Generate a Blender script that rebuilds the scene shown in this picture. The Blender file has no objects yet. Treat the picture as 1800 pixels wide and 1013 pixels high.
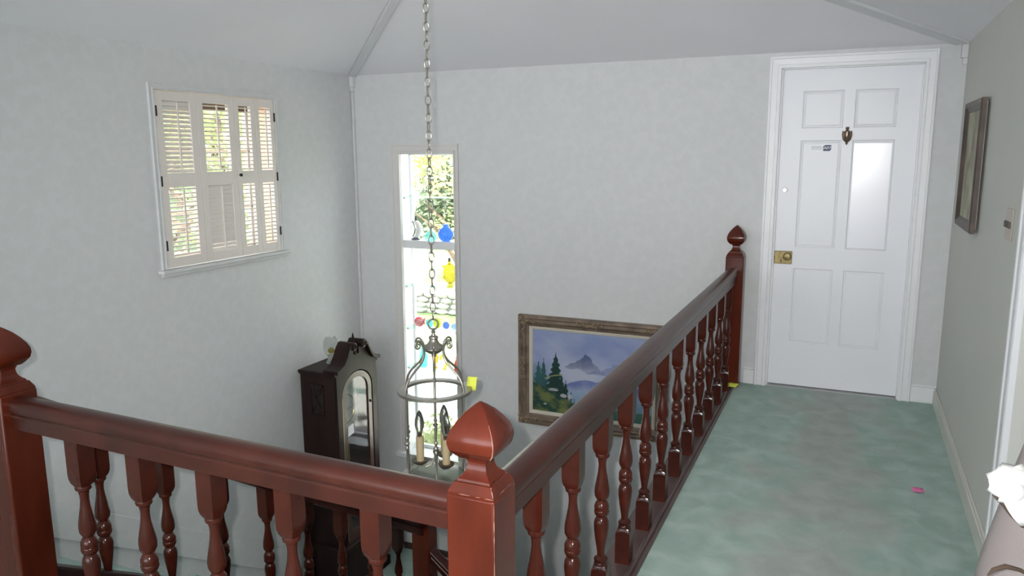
import bpy, bmesh, math, random
from mathutils import Vector, Matrix, noise as mnoise

# ------------------------------------------------------------------ camera, world, light, exposure
scene = bpy.context.scene
COL = scene.collection
YAW, PITCH, ROLL, FPX = 0.4169, 0.1746, -0.0051, 1346.77
CAM = Vector((-0.55, -5.2155, 1.5432))
_sy, _cy, _sp, _cp = math.sin(YAW), math.cos(YAW), math.sin(PITCH), math.cos(PITCH)
_f0, _r0, _up = Vector((-_sy, _cy, 0)), Vector((_cy, _sy, 0)), Vector((0, 0, 1))
FWD = _f0 * _cp - _up * _sp
_uc = _up * _cp + _f0 * _sp
RIGHT = _r0 * math.cos(ROLL) + _uc * math.sin(ROLL)
UPV = -_r0 * math.sin(ROLL) + _uc * math.cos(ROLL)
cd = bpy.data.cameras.new('camera')
cd.sensor_width = 36.0
cd.lens = FPX / 1800 * 36.0
cd.clip_start = 0.05
cam = bpy.data.objects.new('camera', cd)
COL.objects.link(cam)
_m = Matrix((RIGHT, UPV, -FWD)).transposed().to_4x4()
_m.translation = CAM
cam.matrix_world = _m
scene.camera = cam

world = bpy.data.worlds.new('world')
scene.world = world
world.use_nodes = True
bg = world.node_tree.nodes['Background']
bg.inputs[0].default_value = (0.93, 0.96, 1.0, 1)
bg.inputs[1].default_value = 4.2

def lamp(name, kind, loc, energy, color=(1, 1, 1), size=0.1):
    d = bpy.data.lights.new(name, kind)
    d.energy = energy
    d.color = color
    if kind == 'SUN':
        d.angle = 0.01
    elif kind == 'AREA':
        d.size = size
    else:
        d.shadow_soft_size = size
    o = bpy.data.objects.new(name, d)
    o.location = loc
    COL.objects.link(o)
    return o

sun = lamp('sun', 'SUN', (0, 0, 12), 9.0, (1.0, 0.93, 0.8))
sun.rotation_euler = Vector((-0.35, 0.50, -0.78)).to_track_quat('-Z', 'Y').to_euler()
# the camera's own flash, a few centimetres left of and above the lens
flash = lamp('camera_flash', 'SPOT', CAM - RIGHT * 0.052 + UPV * 0.03, 190.0, (1.0, 0.97, 0.94), 0.012)
flash.data.spot_size = math.radians(92)
flash.data.spot_blend = 1.0
flash.rotation_euler = FWD.to_track_quat('-Z', 'Y').to_euler()

scene.view_settings.view_transform = 'Standard'
scene.view_settings.look = 'None'
scene.view_settings.exposure = 0.68
scene.view_settings.gamma = 1.0
scene.view_settings.use_curve_mapping = False
scene.cycles.transparent_max_bounces = 32

# ------------------------------------------------------------------ helpers
R = math.radians
rnd = random.Random(7)

def spline(pts, n):
    """Catmull-Rom through 2-d points"""
    out = []
    for i in range(len(pts) - 1):
        p0, p1, p2, p3 = pts[max(i - 1, 0)], pts[i], pts[i + 1], pts[min(i + 2, len(pts) - 1)]
        for k in range(n):
            t = k / n
            out.append(tuple(0.5 * (2 * p1[j] + (p2[j] - p0[j]) * t + (2 * p0[j] - 5 * p1[j] + 4 * p2[j] - p3[j]) * t * t + (3 * p1[j] - p0[j] - 3 * p2[j] + p3[j]) * t ** 3) for j in range(2)))
    return out + [tuple(pts[-1])]

class MB:
    def __init__(s):
        s.v, s.f = [], []

    def add(s, vs, fs, M=None):
        b = len(s.v)
        for p in vs:
            p = Vector(p)
            s.v.append(tuple(M @ p if M is not None else p))
        for f in fs:
            s.f.append(tuple(b + i for i in f))
        return s

    def box(s, lo, hi, M=None):
        x0, y0, z0 = lo
        x1, y1, z1 = hi
        vs = [(x0, y0, z0), (x1, y0, z0), (x1, y1, z0), (x0, y1, z0), (x0, y0, z1), (x1, y0, z1), (x1, y1, z1), (x0, y1, z1)]
        return s.add(vs, [(0, 3, 2, 1), (4, 5, 6, 7), (0, 1, 5, 4), (1, 2, 6, 5), (2, 3, 7, 6), (3, 0, 4, 7)], M)

    def cbox(s, c, size, M=None):
        h = [a / 2 for a in size]
        return s.box([c[i] - h[i] for i in range(3)], [c[i] + h[i] for i in range(3)], M)

    def lathe(s, prof, c=(0, 0, 0), n=16, M=None):
        vs, fs = [], []
        for r, z in prof:
            for k in range(n):
                a = 2 * math.pi * k / n
                vs.append((c[0] + r * math.cos(a), c[1] + r * math.sin(a), c[2] + z))
        for i in range(len(prof) - 1):
            for k in range(n):
                k2 = (k + 1) % n
                fs.append((i * n + k, i * n + k2, (i + 1) * n + k2, (i + 1) * n + k))
        fs.append(tuple(range(n))[::-1])
        fs.append(tuple((len(prof) - 1) * n + k for k in range(n)))
        return s.add(vs, fs, M)

    def sqloft(s, prof, c=(0, 0, 0), m=6):
        """square cross-sections; profile (half width, z, bulge)"""
        vs, fs = [], []
        n = 4 * m
        for p in prof:
            a, z = p[0], p[1]
            bu = p[2] if len(p) > 2 else 0
            for side in range(4):
                for k in range(m):
                    t = -1 + 2 * k / m
                    x, y = a * (1 + bu * (1 - t * t)), a * t
                    for _ in range(side):
                        x, y = -y, x
                    vs.append((c[0] + x, c[1] + y, c[2] + z))
        for i in range(len(prof) - 1):
            for k in range(n):
                k2 = (k + 1) % n
                fs.append((i * n + k, i * n + k2, (i + 1) * n + k2, (i + 1) * n + k))
        fs.append(tuple(range(n))[::-1])
        fs.append(tuple((len(prof) - 1) * n + k for k in range(n)))
        return s.add(vs, fs)

    def tube(s, pts, r, n=8, closed=False):
        pts = [Vector(p) for p in pts]
        N = len(pts)
        rs = r if isinstance(r, (list, tuple)) else [r] * N
        vs, fs = [], []
        prev = None
        for i, p in enumerate(pts):
            if closed:
                t = pts[(i + 1) % N] - pts[i - 1]
            else:
                t = pts[min(i + 1, N - 1)] - pts[max(i - 1, 0)]
            t.normalize()
            if prev is None:
                a = Vector((0, 0, 1)) if abs(t.z) < 0.9 else Vector((1, 0, 0))
                u = t.cross(a).normalized()
            else:
                u = (prev - t * prev.dot(t)).normalized()
            prev = u
            w = t.cross(u)
            for k in range(n):
                a = 2 * math.pi * k / n
                vs.append(p + (u * math.cos(a) + w * math.sin(a)) * rs[i])
        for i in range(N if closed else N - 1):
            j = (i + 1) % N
            for k in range(n):
                k2 = (k + 1) % n
                fs.append((i * n + k, i * n + k2, j * n + k2, j * n + k))
        if not closed:
            fs.append(tuple(range(n))[::-1])
            fs.append(tuple((N - 1) * n + k for k in range(n)))
        return s.add(vs, fs)

    def extrude(s, poly, a, b):
        """poly: list of 2-d points mapped by functions a(p), b(p) to the two end faces"""
        n = len(poly)
        vs = [a(p) for p in poly] + [b(p) for p in poly]
        fs = [tuple(range(n))[::-1], tuple(range(n, 2 * n))]
        for k in range(n):
            k2 = (k + 1) % n
            fs.append((k, k2, n + k2, n + k))
        return s.add(vs, fs)

    def ball(s, c, r, n=12, m=8, M=None):
        r = r if isinstance(r, (list, tuple)) else (r, r, r)
        vs, fs = [], []
        for i in range(m + 1):
            th = math.pi * i / m
            for k in range(n):
                a = 2 * math.pi * k / n
                vs.append((c[0] + r[0] * math.sin(th) * math.cos(a), c[1] + r[1] * math.sin(th) * math.sin(a), c[2] + r[2] * math.cos(th)))
        for i in range(m):
            for k in range(n):
                k2 = (k + 1) % n
                fs.append((i * n + k, (i + 1) * n + k, (i + 1) * n + k2, i * n + k2))
        return s.add(vs, fs, M)

    def mesh(s, name, mat, smooth=True, ang=38):
        me = bpy.data.meshes.new(name)
        me.from_pydata(s.v, [], s.f)
        me.validate()
        bm = bmesh.new()
        bm.from_mesh(me)
        bmesh.ops.remove_doubles(bm, verts=bm.verts, dist=1e-6)
        bmesh.ops.dissolve_degenerate(bm, edges=bm.edges, dist=1e-7)
        bmesh.ops.recalc_face_normals(bm, faces=bm.faces)
        bm.to_mesh(me)
        bm.free()
        if mat is not None:
            me.materials.append(mat)
        if smooth:
            me.polygons.foreach_set('use_smooth', [True] * len(me.polygons))
            me.set_sharp_from_angle(angle=R(ang))
        return me

    def build(s, name, mat, parent=None, bevel=0, smooth=True, ang=38):
        return link(name, s.mesh(name, mat, smooth, ang), parent, bevel)

def link(name, me, parent=None, bevel=0, loc=None, rot=None):
    o = bpy.data.objects.new(name, me)
    COL.objects.link(o)
    if loc is not None:
        o.location = loc
    if rot is not None:
        o.rotation_euler = rot
    if parent is not None:
        o.parent = parent
        if parent.type == 'EMPTY':
            o.matrix_parent_inverse = Matrix.Translation(-Vector(parent.location))
    if bevel:
        md = o.modifiers.new('bevel', 'BEVEL')
        md.width = bevel
        md.segments = 2
        md.limit_method = 'ANGLE'
    return o

def thing(name, label, cat, loc, group=None):
    o = bpy.data.objects.new(name, None)
    o.empty_display_size = 0.05
    o.location = loc
    COL.objects.link(o)
    return tag(o, label, cat, group)

def tag(o, label, cat, group=None):
    o['label'] = label
    o['category'] = cat
    if group:
        o['group'] = group
    return o

def struct(o, label=None, cat=None):
    o['kind'] = 'structure'
    if label:
        o['label'] = label
    if cat:
        o['category'] = cat
    return o

# ------------------------------------------------------------------ materials
def newmat(name):
    m = bpy.data.materials.new(name)
    m.use_nodes = True
    nt = m.node_tree
    return m, nt, nt.nodes['Principled BSDF']

def mat(name, col, rough=0.5, metal=0.0, var=0.0, vscale=6.0, bump=0.0, bscale=40.0, coat=0.0, stretch=None, spec=0.5, col2=None):
    m, nt, b = newmat(name)
    b.inputs['Base Color'].default_value = (*col, 1)
    b.inputs['Roughness'].default_value = rough
    b.inputs['Metallic'].default_value = metal
    b.inputs['Coat Weight'].default_value = coat
    b.inputs['Coat Roughness'].default_value = 0.15
    b.inputs['Specular IOR Level'].default_value = spec
    if var or bump or col2:
        tc = nt.nodes.new('ShaderNodeTexCoord')
        mp = nt.nodes.new('ShaderNodeMapping')
        nt.links.new(tc.outputs['Object'], mp.inputs['Vector'])
        if stretch:
            mp.inputs['Scale'].default_value = stretch
    if var or col2:
        n = nt.nodes.new('ShaderNodeTexNoise')
        n.inputs['Scale'].default_value = vscale
        n.inputs['Detail'].default_value = 4
        nt.links.new(mp.outputs[0], n.inputs['Vector'])
        cr = nt.nodes.new('ShaderNodeValToRGB')
        cr.color_ramp.elements[0].position = 0.3
        cr.color_ramp.elements[1].position = 0.7
        c2 = col2 if col2 else tuple(min(1, c * (1 + var)) for c in col)
        c1 = col if col2 else tuple(c * (1 - var) for c in col)
        cr.color_ramp.elements[0].color = (*c1, 1)
        cr.color_ramp.elements[1].color = (*c2, 1)
        nt.links.new(n.outputs['Fac'], cr.inputs['Fac'])
        nt.links.new(cr.outputs['Color'], b.inputs['Base Color'])
    if bump:
        n2 = nt.nodes.new('ShaderNodeTexNoise')
        n2.inputs['Scale'].default_value = bscale
        n2.inputs['Detail'].default_value = 3
        nt.links.new(mp.outputs[0], n2.inputs['Vector'])
        bp = nt.nodes.new('ShaderNodeBump')
        bp.inputs['Strength'].default_value = bump
        bp.inputs['Distance'].default_value = 0.01
        nt.links.new(n2.outputs['Fac'], bp.inputs['Height'])
        nt.links.new(bp.outputs['Normal'], b.inputs['Normal'])
    return m

def tint_glass(name, col, gloss=0.12, rough=0.05, diffuse=0.25, edge=0.6):
    m, nt, b = newmat(name)
    nt.nodes.remove(b)
    out = nt.nodes['Material Output']
    tr = nt.nodes.new('ShaderNodeBsdfTransparent')
    tr.inputs[0].default_value = (*col, 1)
    gl = nt.nodes.new('ShaderNodeBsdfGlossy')
    gl.inputs['Roughness'].default_value = rough
    tl = nt.nodes.new('ShaderNodeBsdfTranslucent')
    tl.inputs[0].default_value = (*col, 1)
    m0 = nt.nodes.new('ShaderNodeMixShader')
    m0.inputs[0].default_value = diffuse
    nt.links.new(tr.outputs[0], m0.inputs[1])
    nt.links.new(tl.outputs[0], m0.inputs[2])
    lw = nt.nodes.new('ShaderNodeLayerWeight')
    pw = nt.nodes.new('ShaderNodeMath')
    pw.operation = 'POWER'
    pw.inputs[1].default_value = 4.0
    nt.links.new(lw.outputs['Facing'], pw.inputs[0])
    ma = nt.nodes.new('ShaderNodeMath')
    ma.operation = 'MULTIPLY_ADD'
    ma.inputs[1].default_value = edge
    ma.inputs[2].default_value = 0.035
    nt.links.new(pw.outputs[0], ma.inputs[0])
    mx = nt.nodes.new('ShaderNodeMixShader')
    nt.links.new(ma.outputs[0], mx.inputs[0])
    nt.links.new(m0.outputs[0], mx.inputs[1])
    nt.links.new(gl.outputs[0], mx.inputs[2])
    nt.links.new(mx.outputs[0], out.inputs[0])
    return m

def wallpaper(name, c1, c2, scale=20.0):
    m, nt, b = newmat(name)
    tc = nt.nodes.new('ShaderNodeTexCoord')
    vo = nt.nodes.new('ShaderNodeTexVoronoi')
    vo.inputs['Scale'].default_value = scale
    vo.feature = 'SMOOTH_F1'
    no = nt.nodes.new('ShaderNodeTexNoise')
    no.inputs['Scale'].default_value = scale * 1.6
    no.inputs['Detail'].default_value = 3
    no.inputs['Distortion'].default_value = 1.2
    nt.links.new(tc.outputs['Object'], vo.inputs['Vector'])
    nt.links.new(tc.outputs['Object'], no.inputs['Vector'])
    mx = nt.nodes.new('ShaderNodeMath')
    mx.operation = 'MULTIPLY'
    nt.links.new(vo.outputs['Distance'], mx.inputs[0])
    nt.links.new(no.outputs['Fac'], mx.inputs[1])
    cr = nt.nodes.new('ShaderNodeValToRGB')
    cr.color_ramp.elements[0].position = 0.15
    cr.color_ramp.elements[1].position = 0.34
    cr.color_ramp.elements[0].color = (*c1, 1)
    cr.color_ramp.elements[1].color = (*c2, 1)
    nt.links.new(mx.outputs[0], cr.inputs['Fac'])
    nt.links.new(cr.outputs['Color'], b.inputs['Base Color'])
    b.inputs['Roughness'].default_value = 0.7
    b.inputs['Specular IOR Level'].default_value = 0.25
    return m

M = {}
M['wall'] = wallpaper('wallpaper_cream', (0.638, 0.652, 0.652), (0.668, 0.678, 0.685))
M['wall_r'] = mat('wall_paint_grey', (0.63, 0.635, 0.59), 0.7, var=0.02, vscale=2, spec=0.2)
M['ceil'] = mat('ceiling_paint', (0.88, 0.87, 0.905), 0.85, var=0.015, vscale=2, bump=0.05, bscale=120, spec=0.2)
M['trim'] = mat('white_trim_paint', (0.81, 0.82, 0.84), 0.4, var=0.015, vscale=4)
M['hiptrim'] = mat('hip_trim_paint', (0.70, 0.71, 0.73), 0.6)
M['basew'] = mat('cream_base_paint', (0.66, 0.66, 0.60), 0.45, var=0.03, vscale=4)
M['door'] = mat('door_paint', (0.84, 0.855, 0.90), 0.38, var=0.012, vscale=3)
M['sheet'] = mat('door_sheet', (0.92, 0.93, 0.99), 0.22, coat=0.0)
def carpet_mat():
    m, nt, b = newmat('green_carpet')
    b.inputs['Roughness'].default_value = 0.95
    b.inputs['Specular IOR Level'].default_value = 0.1
    N, L = nt.nodes.new, nt.links.new
    tc = N('ShaderNodeTexCoord')
    def noise(scale, detail, dist=0.0):
        n = N('ShaderNodeTexNoise')
        n.inputs['Scale'].default_value = scale
        n.inputs['Detail'].default_value = detail
        n.inputs['Distortion'].default_value = dist
        L(tc.outputs['Object'], n.inputs['Vector'])
        return n
    def ramp(src, p0, p1, c0, c1):
        r = N('ShaderNodeValToRGB')
        r.color_ramp.elements[0].position, r.color_ramp.elements[1].position = p0, p1
        r.color_ramp.elements[0].color, r.color_ramp.elements[1].color = (*c0, 1), (*c1, 1)
        L(src, r.inputs['Fac'])
        return r
    pile = ramp(noise(7.0, 5, 0.6).outputs['Fac'], 0.36, 0.66, (0.355, 0.475, 0.425), (0.470, 0.590, 0.540))
    worn = ramp(noise(9.0, 4, 0.4).outputs['Fac'], 0.35, 0.65, (0.405, 0.445, 0.415), (0.475, 0.515, 0.485))
    # foot traffic has greyed the middle of the hall
    sx = N('ShaderNodeSeparateXYZ')
    L(tc.outputs['Object'], sx.inputs[0])
    ds = N('ShaderNodeMath'); ds.operation = 'ADD'; ds.inputs[1].default_value = 0.60
    L(sx.outputs['X'], ds.inputs[0])
    ab = N('ShaderNodeMath'); ab.operation = 'ABSOLUTE'
    L(ds.outputs[0], ab.inputs[0])
    nz = noise(3.2, 4, 0.5)
    ad = N('ShaderNodeMath'); ad.operation = 'MULTIPLY_ADD'; ad.inputs[1].default_value = 1.3
    L(nz.outputs['Fac'], ad.inputs[0]); L(ab.outputs[0], ad.inputs[2])
    wf = ramp(ad.outputs[0], 0.70, 1.15, (1, 1, 1), (0, 0, 0))
    mx = N('ShaderNodeMixRGB')
    L(wf.outputs['Color'], mx.inputs['Fac']); L(pile.outputs['Color'], mx.inputs[1]); L(worn.outputs['Color'], mx.inputs[2])
    L(mx.outputs[0], b.inputs['Base Color'])
    bp = N('ShaderNodeBump'); bp.inputs['Strength'].default_value = 0.45; bp.inputs['Distance'].default_value = 0.008
    L(noise(260, 3).outputs['Fac'], bp.inputs['Height']); L(bp.outputs['Normal'], b.inputs['Normal'])
    return m
M['carpet'] = carpet_mat()
M['wood'] = mat('mahogany', (0.086, 0.0142, 0.0060), 0.20, var=0.45, vscale=7, stretch=(1, 1, 0.25), coat=0.0, spec=0.36, bump=0.03, bscale=60)
M['woodt'] = mat('mahogany_turned', (0.047, 0.0100, 0.0058), 0.18, var=0.45, vscale=9, coat=0.0, spec=0.34)
M['woodh'] = mat('mahogany_rail', (0.047, 0.0112, 0.0068), 0.30, var=0.28, vscale=7, coat=0.03, spec=0.36, bump=0.03, bscale=60)
M['shoe'] = mat('dull_mahogany', (0.085, 0.056, 0.052), 0.4, var=0.2, vscale=8, spec=0.4)
M['clockwood'] = mat('walnut_dark', (0.021, 0.0105, 0.009), 0.45, spec=0.18, var=0.4, vscale=9, stretch=(1, 1, 0.2), coat=0.03)
M['darkbase'] = mat('dark_skirting', (0.05, 0.035, 0.03), 0.5)
M['shutter'] = mat('shutter_paint', (0.76, 0.71, 0.66), 0.45, var=0.02)
M['wcase'] = mat('window_casing_paint', (0.655, 0.64, 0.625), 0.55)
M['peach'] = mat('peach_reveal', (0.78, 0.55, 0.40), 0.7)
M['sash'] = mat('sash_paint', (0.62, 0.55, 0.46), 0.5)
M['iron'] = mat('dark_iron', (0.03, 0.03, 0.03), 0.5, metal=0.6)
M['pewter'] = mat('antique_pewter', (0.30, 0.285, 0.25), 0.38, metal=0.75, var=0.12, vscale=30)
M['brass'] = mat('aged_brass', (0.26, 0.20, 0.09), 0.45, metal=0.7, var=0.2, vscale=40)
M['brass2'] = mat('bright_brass', (0.75, 0.58, 0.22), 0.25, metal=0.9)
M['bronze'] = mat('bronze', (0.22, 0.16, 0.12), 0.3, metal=0.8)
M['chrome'] = mat('chrome', (0.5, 0.48, 0.46), 0.3, metal=1.0)
M['candle'] = mat('candle_sleeve', (0.60, 0.47, 0.30), 0.5)
M['frame'] = mat('gilt_brown_frame', (0.185, 0.135, 0.098), 0.5, metal=0.15, var=0.35, vscale=14, bump=0.3, bscale=60)
M['frame2'] = mat('gilt_carving', (0.27, 0.20, 0.13), 0.5, metal=0.25, var=0.4, vscale=40, bump=0.5, bscale=90)
M['liner'] = mat('linen_liner', (0.62, 0.57, 0.48), 0.8)
M['frame_r'] = mat('brown_frame', (0.075, 0.050, 0.038), 0.45, var=0.4, vscale=12)
M['mount'] = mat('backing_board', (0.62, 0.56, 0.52), 0.8)
M['print'] = mat('faded_print', (0.16, 0.11, 0.06), 0.5, vscale=7, col2=(0.40, 0.42, 0.26))
M['plate'] = mat('switch_plate', (0.45, 0.40, 0.33), 0.4)
M['dark'] = mat('dark_toggle', (0.06, 0.05, 0.045), 0.5)
M['paper_y'] = mat('yellow_note_paper', (0.72, 0.78, 0.10), 0.8)
M['paper_w'] = mat('white_note_paper', (0.80, 0.76, 0.80), 0.8)
M['paper_p'] = mat('pink_note_paper', (0.92, 0.22, 0.50), 0.8)
M['sticker'] = mat('white_sticker', (0.88, 0.90, 0.95), 0.4)
M['ink'] = mat('blue_black_ink', (0.07, 0.09, 0.16), 0.5)
M['inkgrey'] = mat('grey_print', (0.35, 0.37, 0.42), 0.6)
M['white'] = mat('white_petal', (0.90, 0.90, 0.88), 0.6)
M['mauve'] = mat('mauve_ceramic', (0.30, 0.26, 0.255), 0.35, var=0.06, vscale=5)
M['brownstem'] = mat('brown_stem', (0.10, 0.065, 0.045), 0.7)
M['leafgreen'] = mat('green_leaf', (0.25, 0.42, 0.15), 0.6)
M['white_cer'] = mat('white_ceramic', (0.82, 0.80, 0.76), 0.3)
M['greyblack'] = mat('charcoal_ceramic', (0.10, 0.10, 0.11), 0.4)
M['black'] = mat('black_casting', (0.008, 0.008, 0.008), 1.0, spec=0.0)
M['clear'] = tint_glass('clear_glass', (0.97, 0.985, 0.98), diffuse=0.0)
M['lantern_glass'] = tint_glass('lantern_glass', (0.86, 0.87, 0.84), diffuse=0.06)
M['pane'] = tint_glass('window_pane', (0.98, 0.99, 0.985), diffuse=0.0)
M['shelf'] = tint_glass('shelf_glass', (0.80, 0.92, 0.88), diffuse=0.25)
M['frost'] = tint_glass('frosted_clear', (0.80, 0.80, 0.79), diffuse=0.30, rough=0.10)
M['bowl'] = tint_glass('bowl_glass', (0.90, 0.90, 0.89), diffuse=0.08, edge=0.9)
def refract(name, ior):
    m, nt, b = newmat(name)
    nt.nodes.remove(b)
    g_ = nt.nodes.new('ShaderNodeBsdfGlass')
    g_.inputs['Roughness'].default_value = 0.0
    g_.inputs['IOR'].default_value = ior
    g_.inputs['Color'].default_value = (0.93, 0.93, 0.92, 1)
    nt.links.new(g_.outputs[0], nt.nodes['Material Output'].inputs[0])
    return m
M['bulb'] = refract('bulb_glass', 1.16)
M['g_blue'] = tint_glass('cobalt_glass', (0.22, 0.40, 0.90), diffuse=0.3)
M['g_teal'] = tint_glass('teal_glass', (0.48, 0.82, 0.80), diffuse=0.25)
M['g_cyan'] = tint_glass('cyan_glass', (0.34, 0.68, 0.76), diffuse=0.25)
M['g_yellow'] = tint_glass('yellow_glass', (0.74, 0.66, 0.24), diffuse=0.22)
M['g_lime'] = tint_glass('lime_glass', (0.62, 0.64, 0.20), diffuse=0.3)
M['g_amber'] = tint_glass('amber_glass', (0.72, 0.52, 0.20), diffuse=0.3)
M['g_red'] = tint_glass('red_glass', (0.70, 0.20, 0.17), diffuse=0.4)
M['g_pink'] = tint_glass('ruby_glass', (0.62, 0.20, 0.26), diffuse=0.4)
M['g_indigo'] = tint_glass('indigo_glass', (0.28, 0.36, 0.70), diffuse=0.3)
M['g_pale'] = tint_glass('pale_blue_glass', (0.48, 0.58, 0.78), diffuse=0.3)
M['g_white'] = tint_glass('milk_glass', (0.93, 0.95, 0.93), diffuse=0.6)
M['lawn'] = mat('lawn', (0.16, 0.27, 0.10), 0.9, vscale=1.5, col2=(0.28, 0.36, 0.16))
M['patio'] = mat('pale_paving', (0.70, 0.68, 0.63), 0.9, var=0.06, vscale=2)
M['stone'] = mat('grey_stone', (0.42, 0.42, 0.40), 0.9, var=0.2, vscale=5, bump=0.3, bscale=12)
M['mortar'] = mat('stone_core', (0.22, 0.22, 0.20), 0.95)
M['bark'] = mat('bark', (0.12, 0.085, 0.06), 0.9, var=0.3, vscale=8)
for k, c in dict(leaf_y=(0.42, 0.43, 0.20), leaf_g=(0.17, 0.23, 0.13), leaf_d=(0.10, 0.14, 0.08), leaf_l=(0.28, 0.33, 0.15)).items():
    mm, nt, b = newmat(k)
    b.inputs['Base Color'].default_value = (*c, 1)
    b.inputs['Roughness'].default_value = 0.6
    tl = nt.nodes.new('ShaderNodeBsdfTranslucent')
    tl.inputs[0].default_value = (*c, 1)
    mx = nt.nodes.new('ShaderNodeMixShader')
    mx.inputs[0].default_value = 0.4
    nt.links.new(b.outputs[0], mx.inputs[1])
    nt.links.new(tl.outputs[0], mx.inputs[2])
    nt.links.new(mx.outputs[0], nt.nodes['Material Output'].inputs[0])
    M[k] = mm

# ------------------------------------------------------------------ room shell
XL, YB, ZC = -4.24, -8.0, 2.15          # left wall, rear wall, wall top
ZLOW, ZLAND = -3.20, -1.80              # lower floor, stair landing
SLOPE = 0.27
WX0, WX1, WZ0, WZ1, WD = -3.813, -3.338, -0.93, 1.540, 0.126    # tall window opening
SY0, SY1, SZ0, SZ1 = -1.935, -0.935, 0.872, 1.912               # shuttered window opening
DX0, DX1, DZ = -0.9906, -0.2212, 2.045                          # hall door slab

def wall_with_holes(name, m, u0, u1, z0, z1, holes, place):
    """a wall slab cut on a grid; place(u, depth, z) gives the point; depth runs 0..t"""
    us = sorted({u0, u1, *[h[0] for h in holes], *[h[1] for h in holes]})
    zs = sorted({z0, z1, *[h[2] for h in holes], *[h[3] for h in holes]})
    mb = MB()
    for i in range(len(us) - 1):
        for j in range(len(zs) - 1):
            cu, cz = (us[i] + us[i + 1]) / 2, (zs[j] + zs[j + 1]) / 2
            if any(h[0] < cu < h[1] and h[2] < cz < h[3] for h in holes):
                continue
            vs = [place(u, d, z) for d in (0, 1) for u, z in ((us[i], zs[j]), (us[i + 1], zs[j]), (us[i + 1], zs[j + 1]), (us[i], zs[j + 1]))]
            mb.add(vs, [(0, 1, 2, 3), (7, 6, 5, 4), (0, 4, 5, 1), (1, 5, 6, 2), (2, 6, 7, 3), (3, 7, 4, 0)])
    return struct(mb.build(name, m, smooth=False))

wall_with_holes('wall_back', M['wall'], XL - 0.25, 0.2, ZLOW, ZC,
                [(WX0, WX1, WZ0, WZ1), (DX0 - 0.03, DX1 + 0.03, 0.0, DZ + 0.03)], lambda u, d, z: (u, d * 0.16, z))
wall_with_holes('wall_left', M['wall'], YB, 0.0, ZLOW, ZC,
                [(SY0, SY1, SZ0, SZ1)], lambda u, d, z: (XL - d * 0.25, u, z))
D2A, D2B = -3.05, -2.22                                         # doorway in the right wall
wall_with_holes('wall_right', M['wall_r'], YB, 0.0, ZLOW, ZC,
                [(D2A, D2B, 0.0, 2.05)], lambda u, d, z: (d * 0.16, u, z))
# rear wall behind the camera; its broad window is added as soft daylight fill
wall_with_holes('wall_rear', M['wall'], XL - 0.25, 0.2, ZLOW, ZC,
                [(-3.95, -0.25, 0.25, 2.05)], lambda u, d, z: (u, YB - d * 0.16, z))
w3 = MB()
for x in (-3.95, -2.73, -1.49, -0.31):
    w3.box((x, YB - 0.12, 0.25), (x + 0.06, YB - 0.05, 2.05))
for z in (0.25, 1.99):
    w3.box((-3.95, YB - 0.12, z), (-0.25, YB - 0.05, z + 0.06))
struct(w3.build('added_rear_window', M['trim'], bevel=0.004))

# upper floor: L-shaped carpeted slab around the stairwell
XE, YE = -1.196, -3.66
fl = MB()
fl.box((XE, YB, -0.28), (0.0, 0.0, 0.0))
fl.box((XL, YB, -0.28), (XE, YE, 0.0))
struct(fl.build('floor', M['carpet'], smooth=False))
struct(MB().box((XL, YB, ZLOW - 0.1), (0.0, 0.0, ZLOW)).build('floor_lower', M['carpet'], smooth=False))
struct(MB().box((XL, -1.11, ZLAND - 0.2), (-2.85, 0.0, ZLAND)).build('floor_landing', M['carpet'], smooth=False))

# ceiling: four slopes rising to a short ridge
H = -XL / 2
rz = ZC + SLOPE * H
c = [(XL - 0.7, 0.7), (0.7, 0.7), (0.7, YB - 0.9), (XL - 0.7, YB - 0.9)]
ce = MB()
P0, P1, P2, P3 = (XL, 0, ZC), (0, 0, ZC), (0, YB, ZC), (XL, YB, ZC)
RA, RB = (-H, -H, rz), (-H, YB + H, rz)
ce.add([P0, P1, P2, P3, RA, RB], [(0, 4, 1), (1, 4, 5, 2), (2, 5, 3), (3, 5, 4, 0)])
ceil_o = struct(ce.build('ceiling', M['ceil'], smooth=False))
sol = ceil_o.modifiers.new('thick', 'SOLIDIFY')
sol.thickness = 0.12
sol.offset = 1.0
for p in ceil_o.data.polygons:
    pass
# make sure normals face down so that the thickness goes up
bmx = bmesh.new()
bmx.from_mesh(ceil_o.data)
for f in bmx.faces:
    if f.normal.z < 0:
        f.normal_flip()
bmx.to_mesh(ceil_o.data)
bmx.free()
# unseen roof overhang, added to keep the sun out of the rear window
ev = MB()
ev.box((XL - 0.8, 0.16, ZC), (0.8, 0.55, ZC + 0.1))
ev.box((XL - 0.8, YB - 1.5, ZC), (0.8, YB - 0.16, ZC + 0.1))
ev.box((XL - 0.8, YB, ZC), (XL - 0.25, 0.16, ZC + 0.1))
ev.box((0.16, YB, ZC), (0.8, 0.16, ZC + 0.1))
struct(ev.build('added_eaves', M['trim'], smooth=False))

def strip(a, b, w, t, mtl, name):
    a, b = Vector(a), Vector(b)
    d = (b - a).normalized()
    side = d.cross(Vector((0, 0, 1))).normalized()
    nrm = side.cross(d).normalized()
    mb = MB()
    vs = []
    for p in (a, b):
        for s_, n_ in ((-w / 2, -0.02), (w / 2, -0.02), (w / 2 * 0.8, -t), (-w / 2 * 0.8, -t)):
            vs.append(p + side * s_ + nrm * (n_ + 0.012))
    mb.add(vs, [(0, 1, 2, 3), (7, 6, 5, 4), (0, 4, 5, 1), (1, 5, 6, 2), (2, 6, 7, 3), (3, 7, 4, 0)])
    return mb

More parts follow.
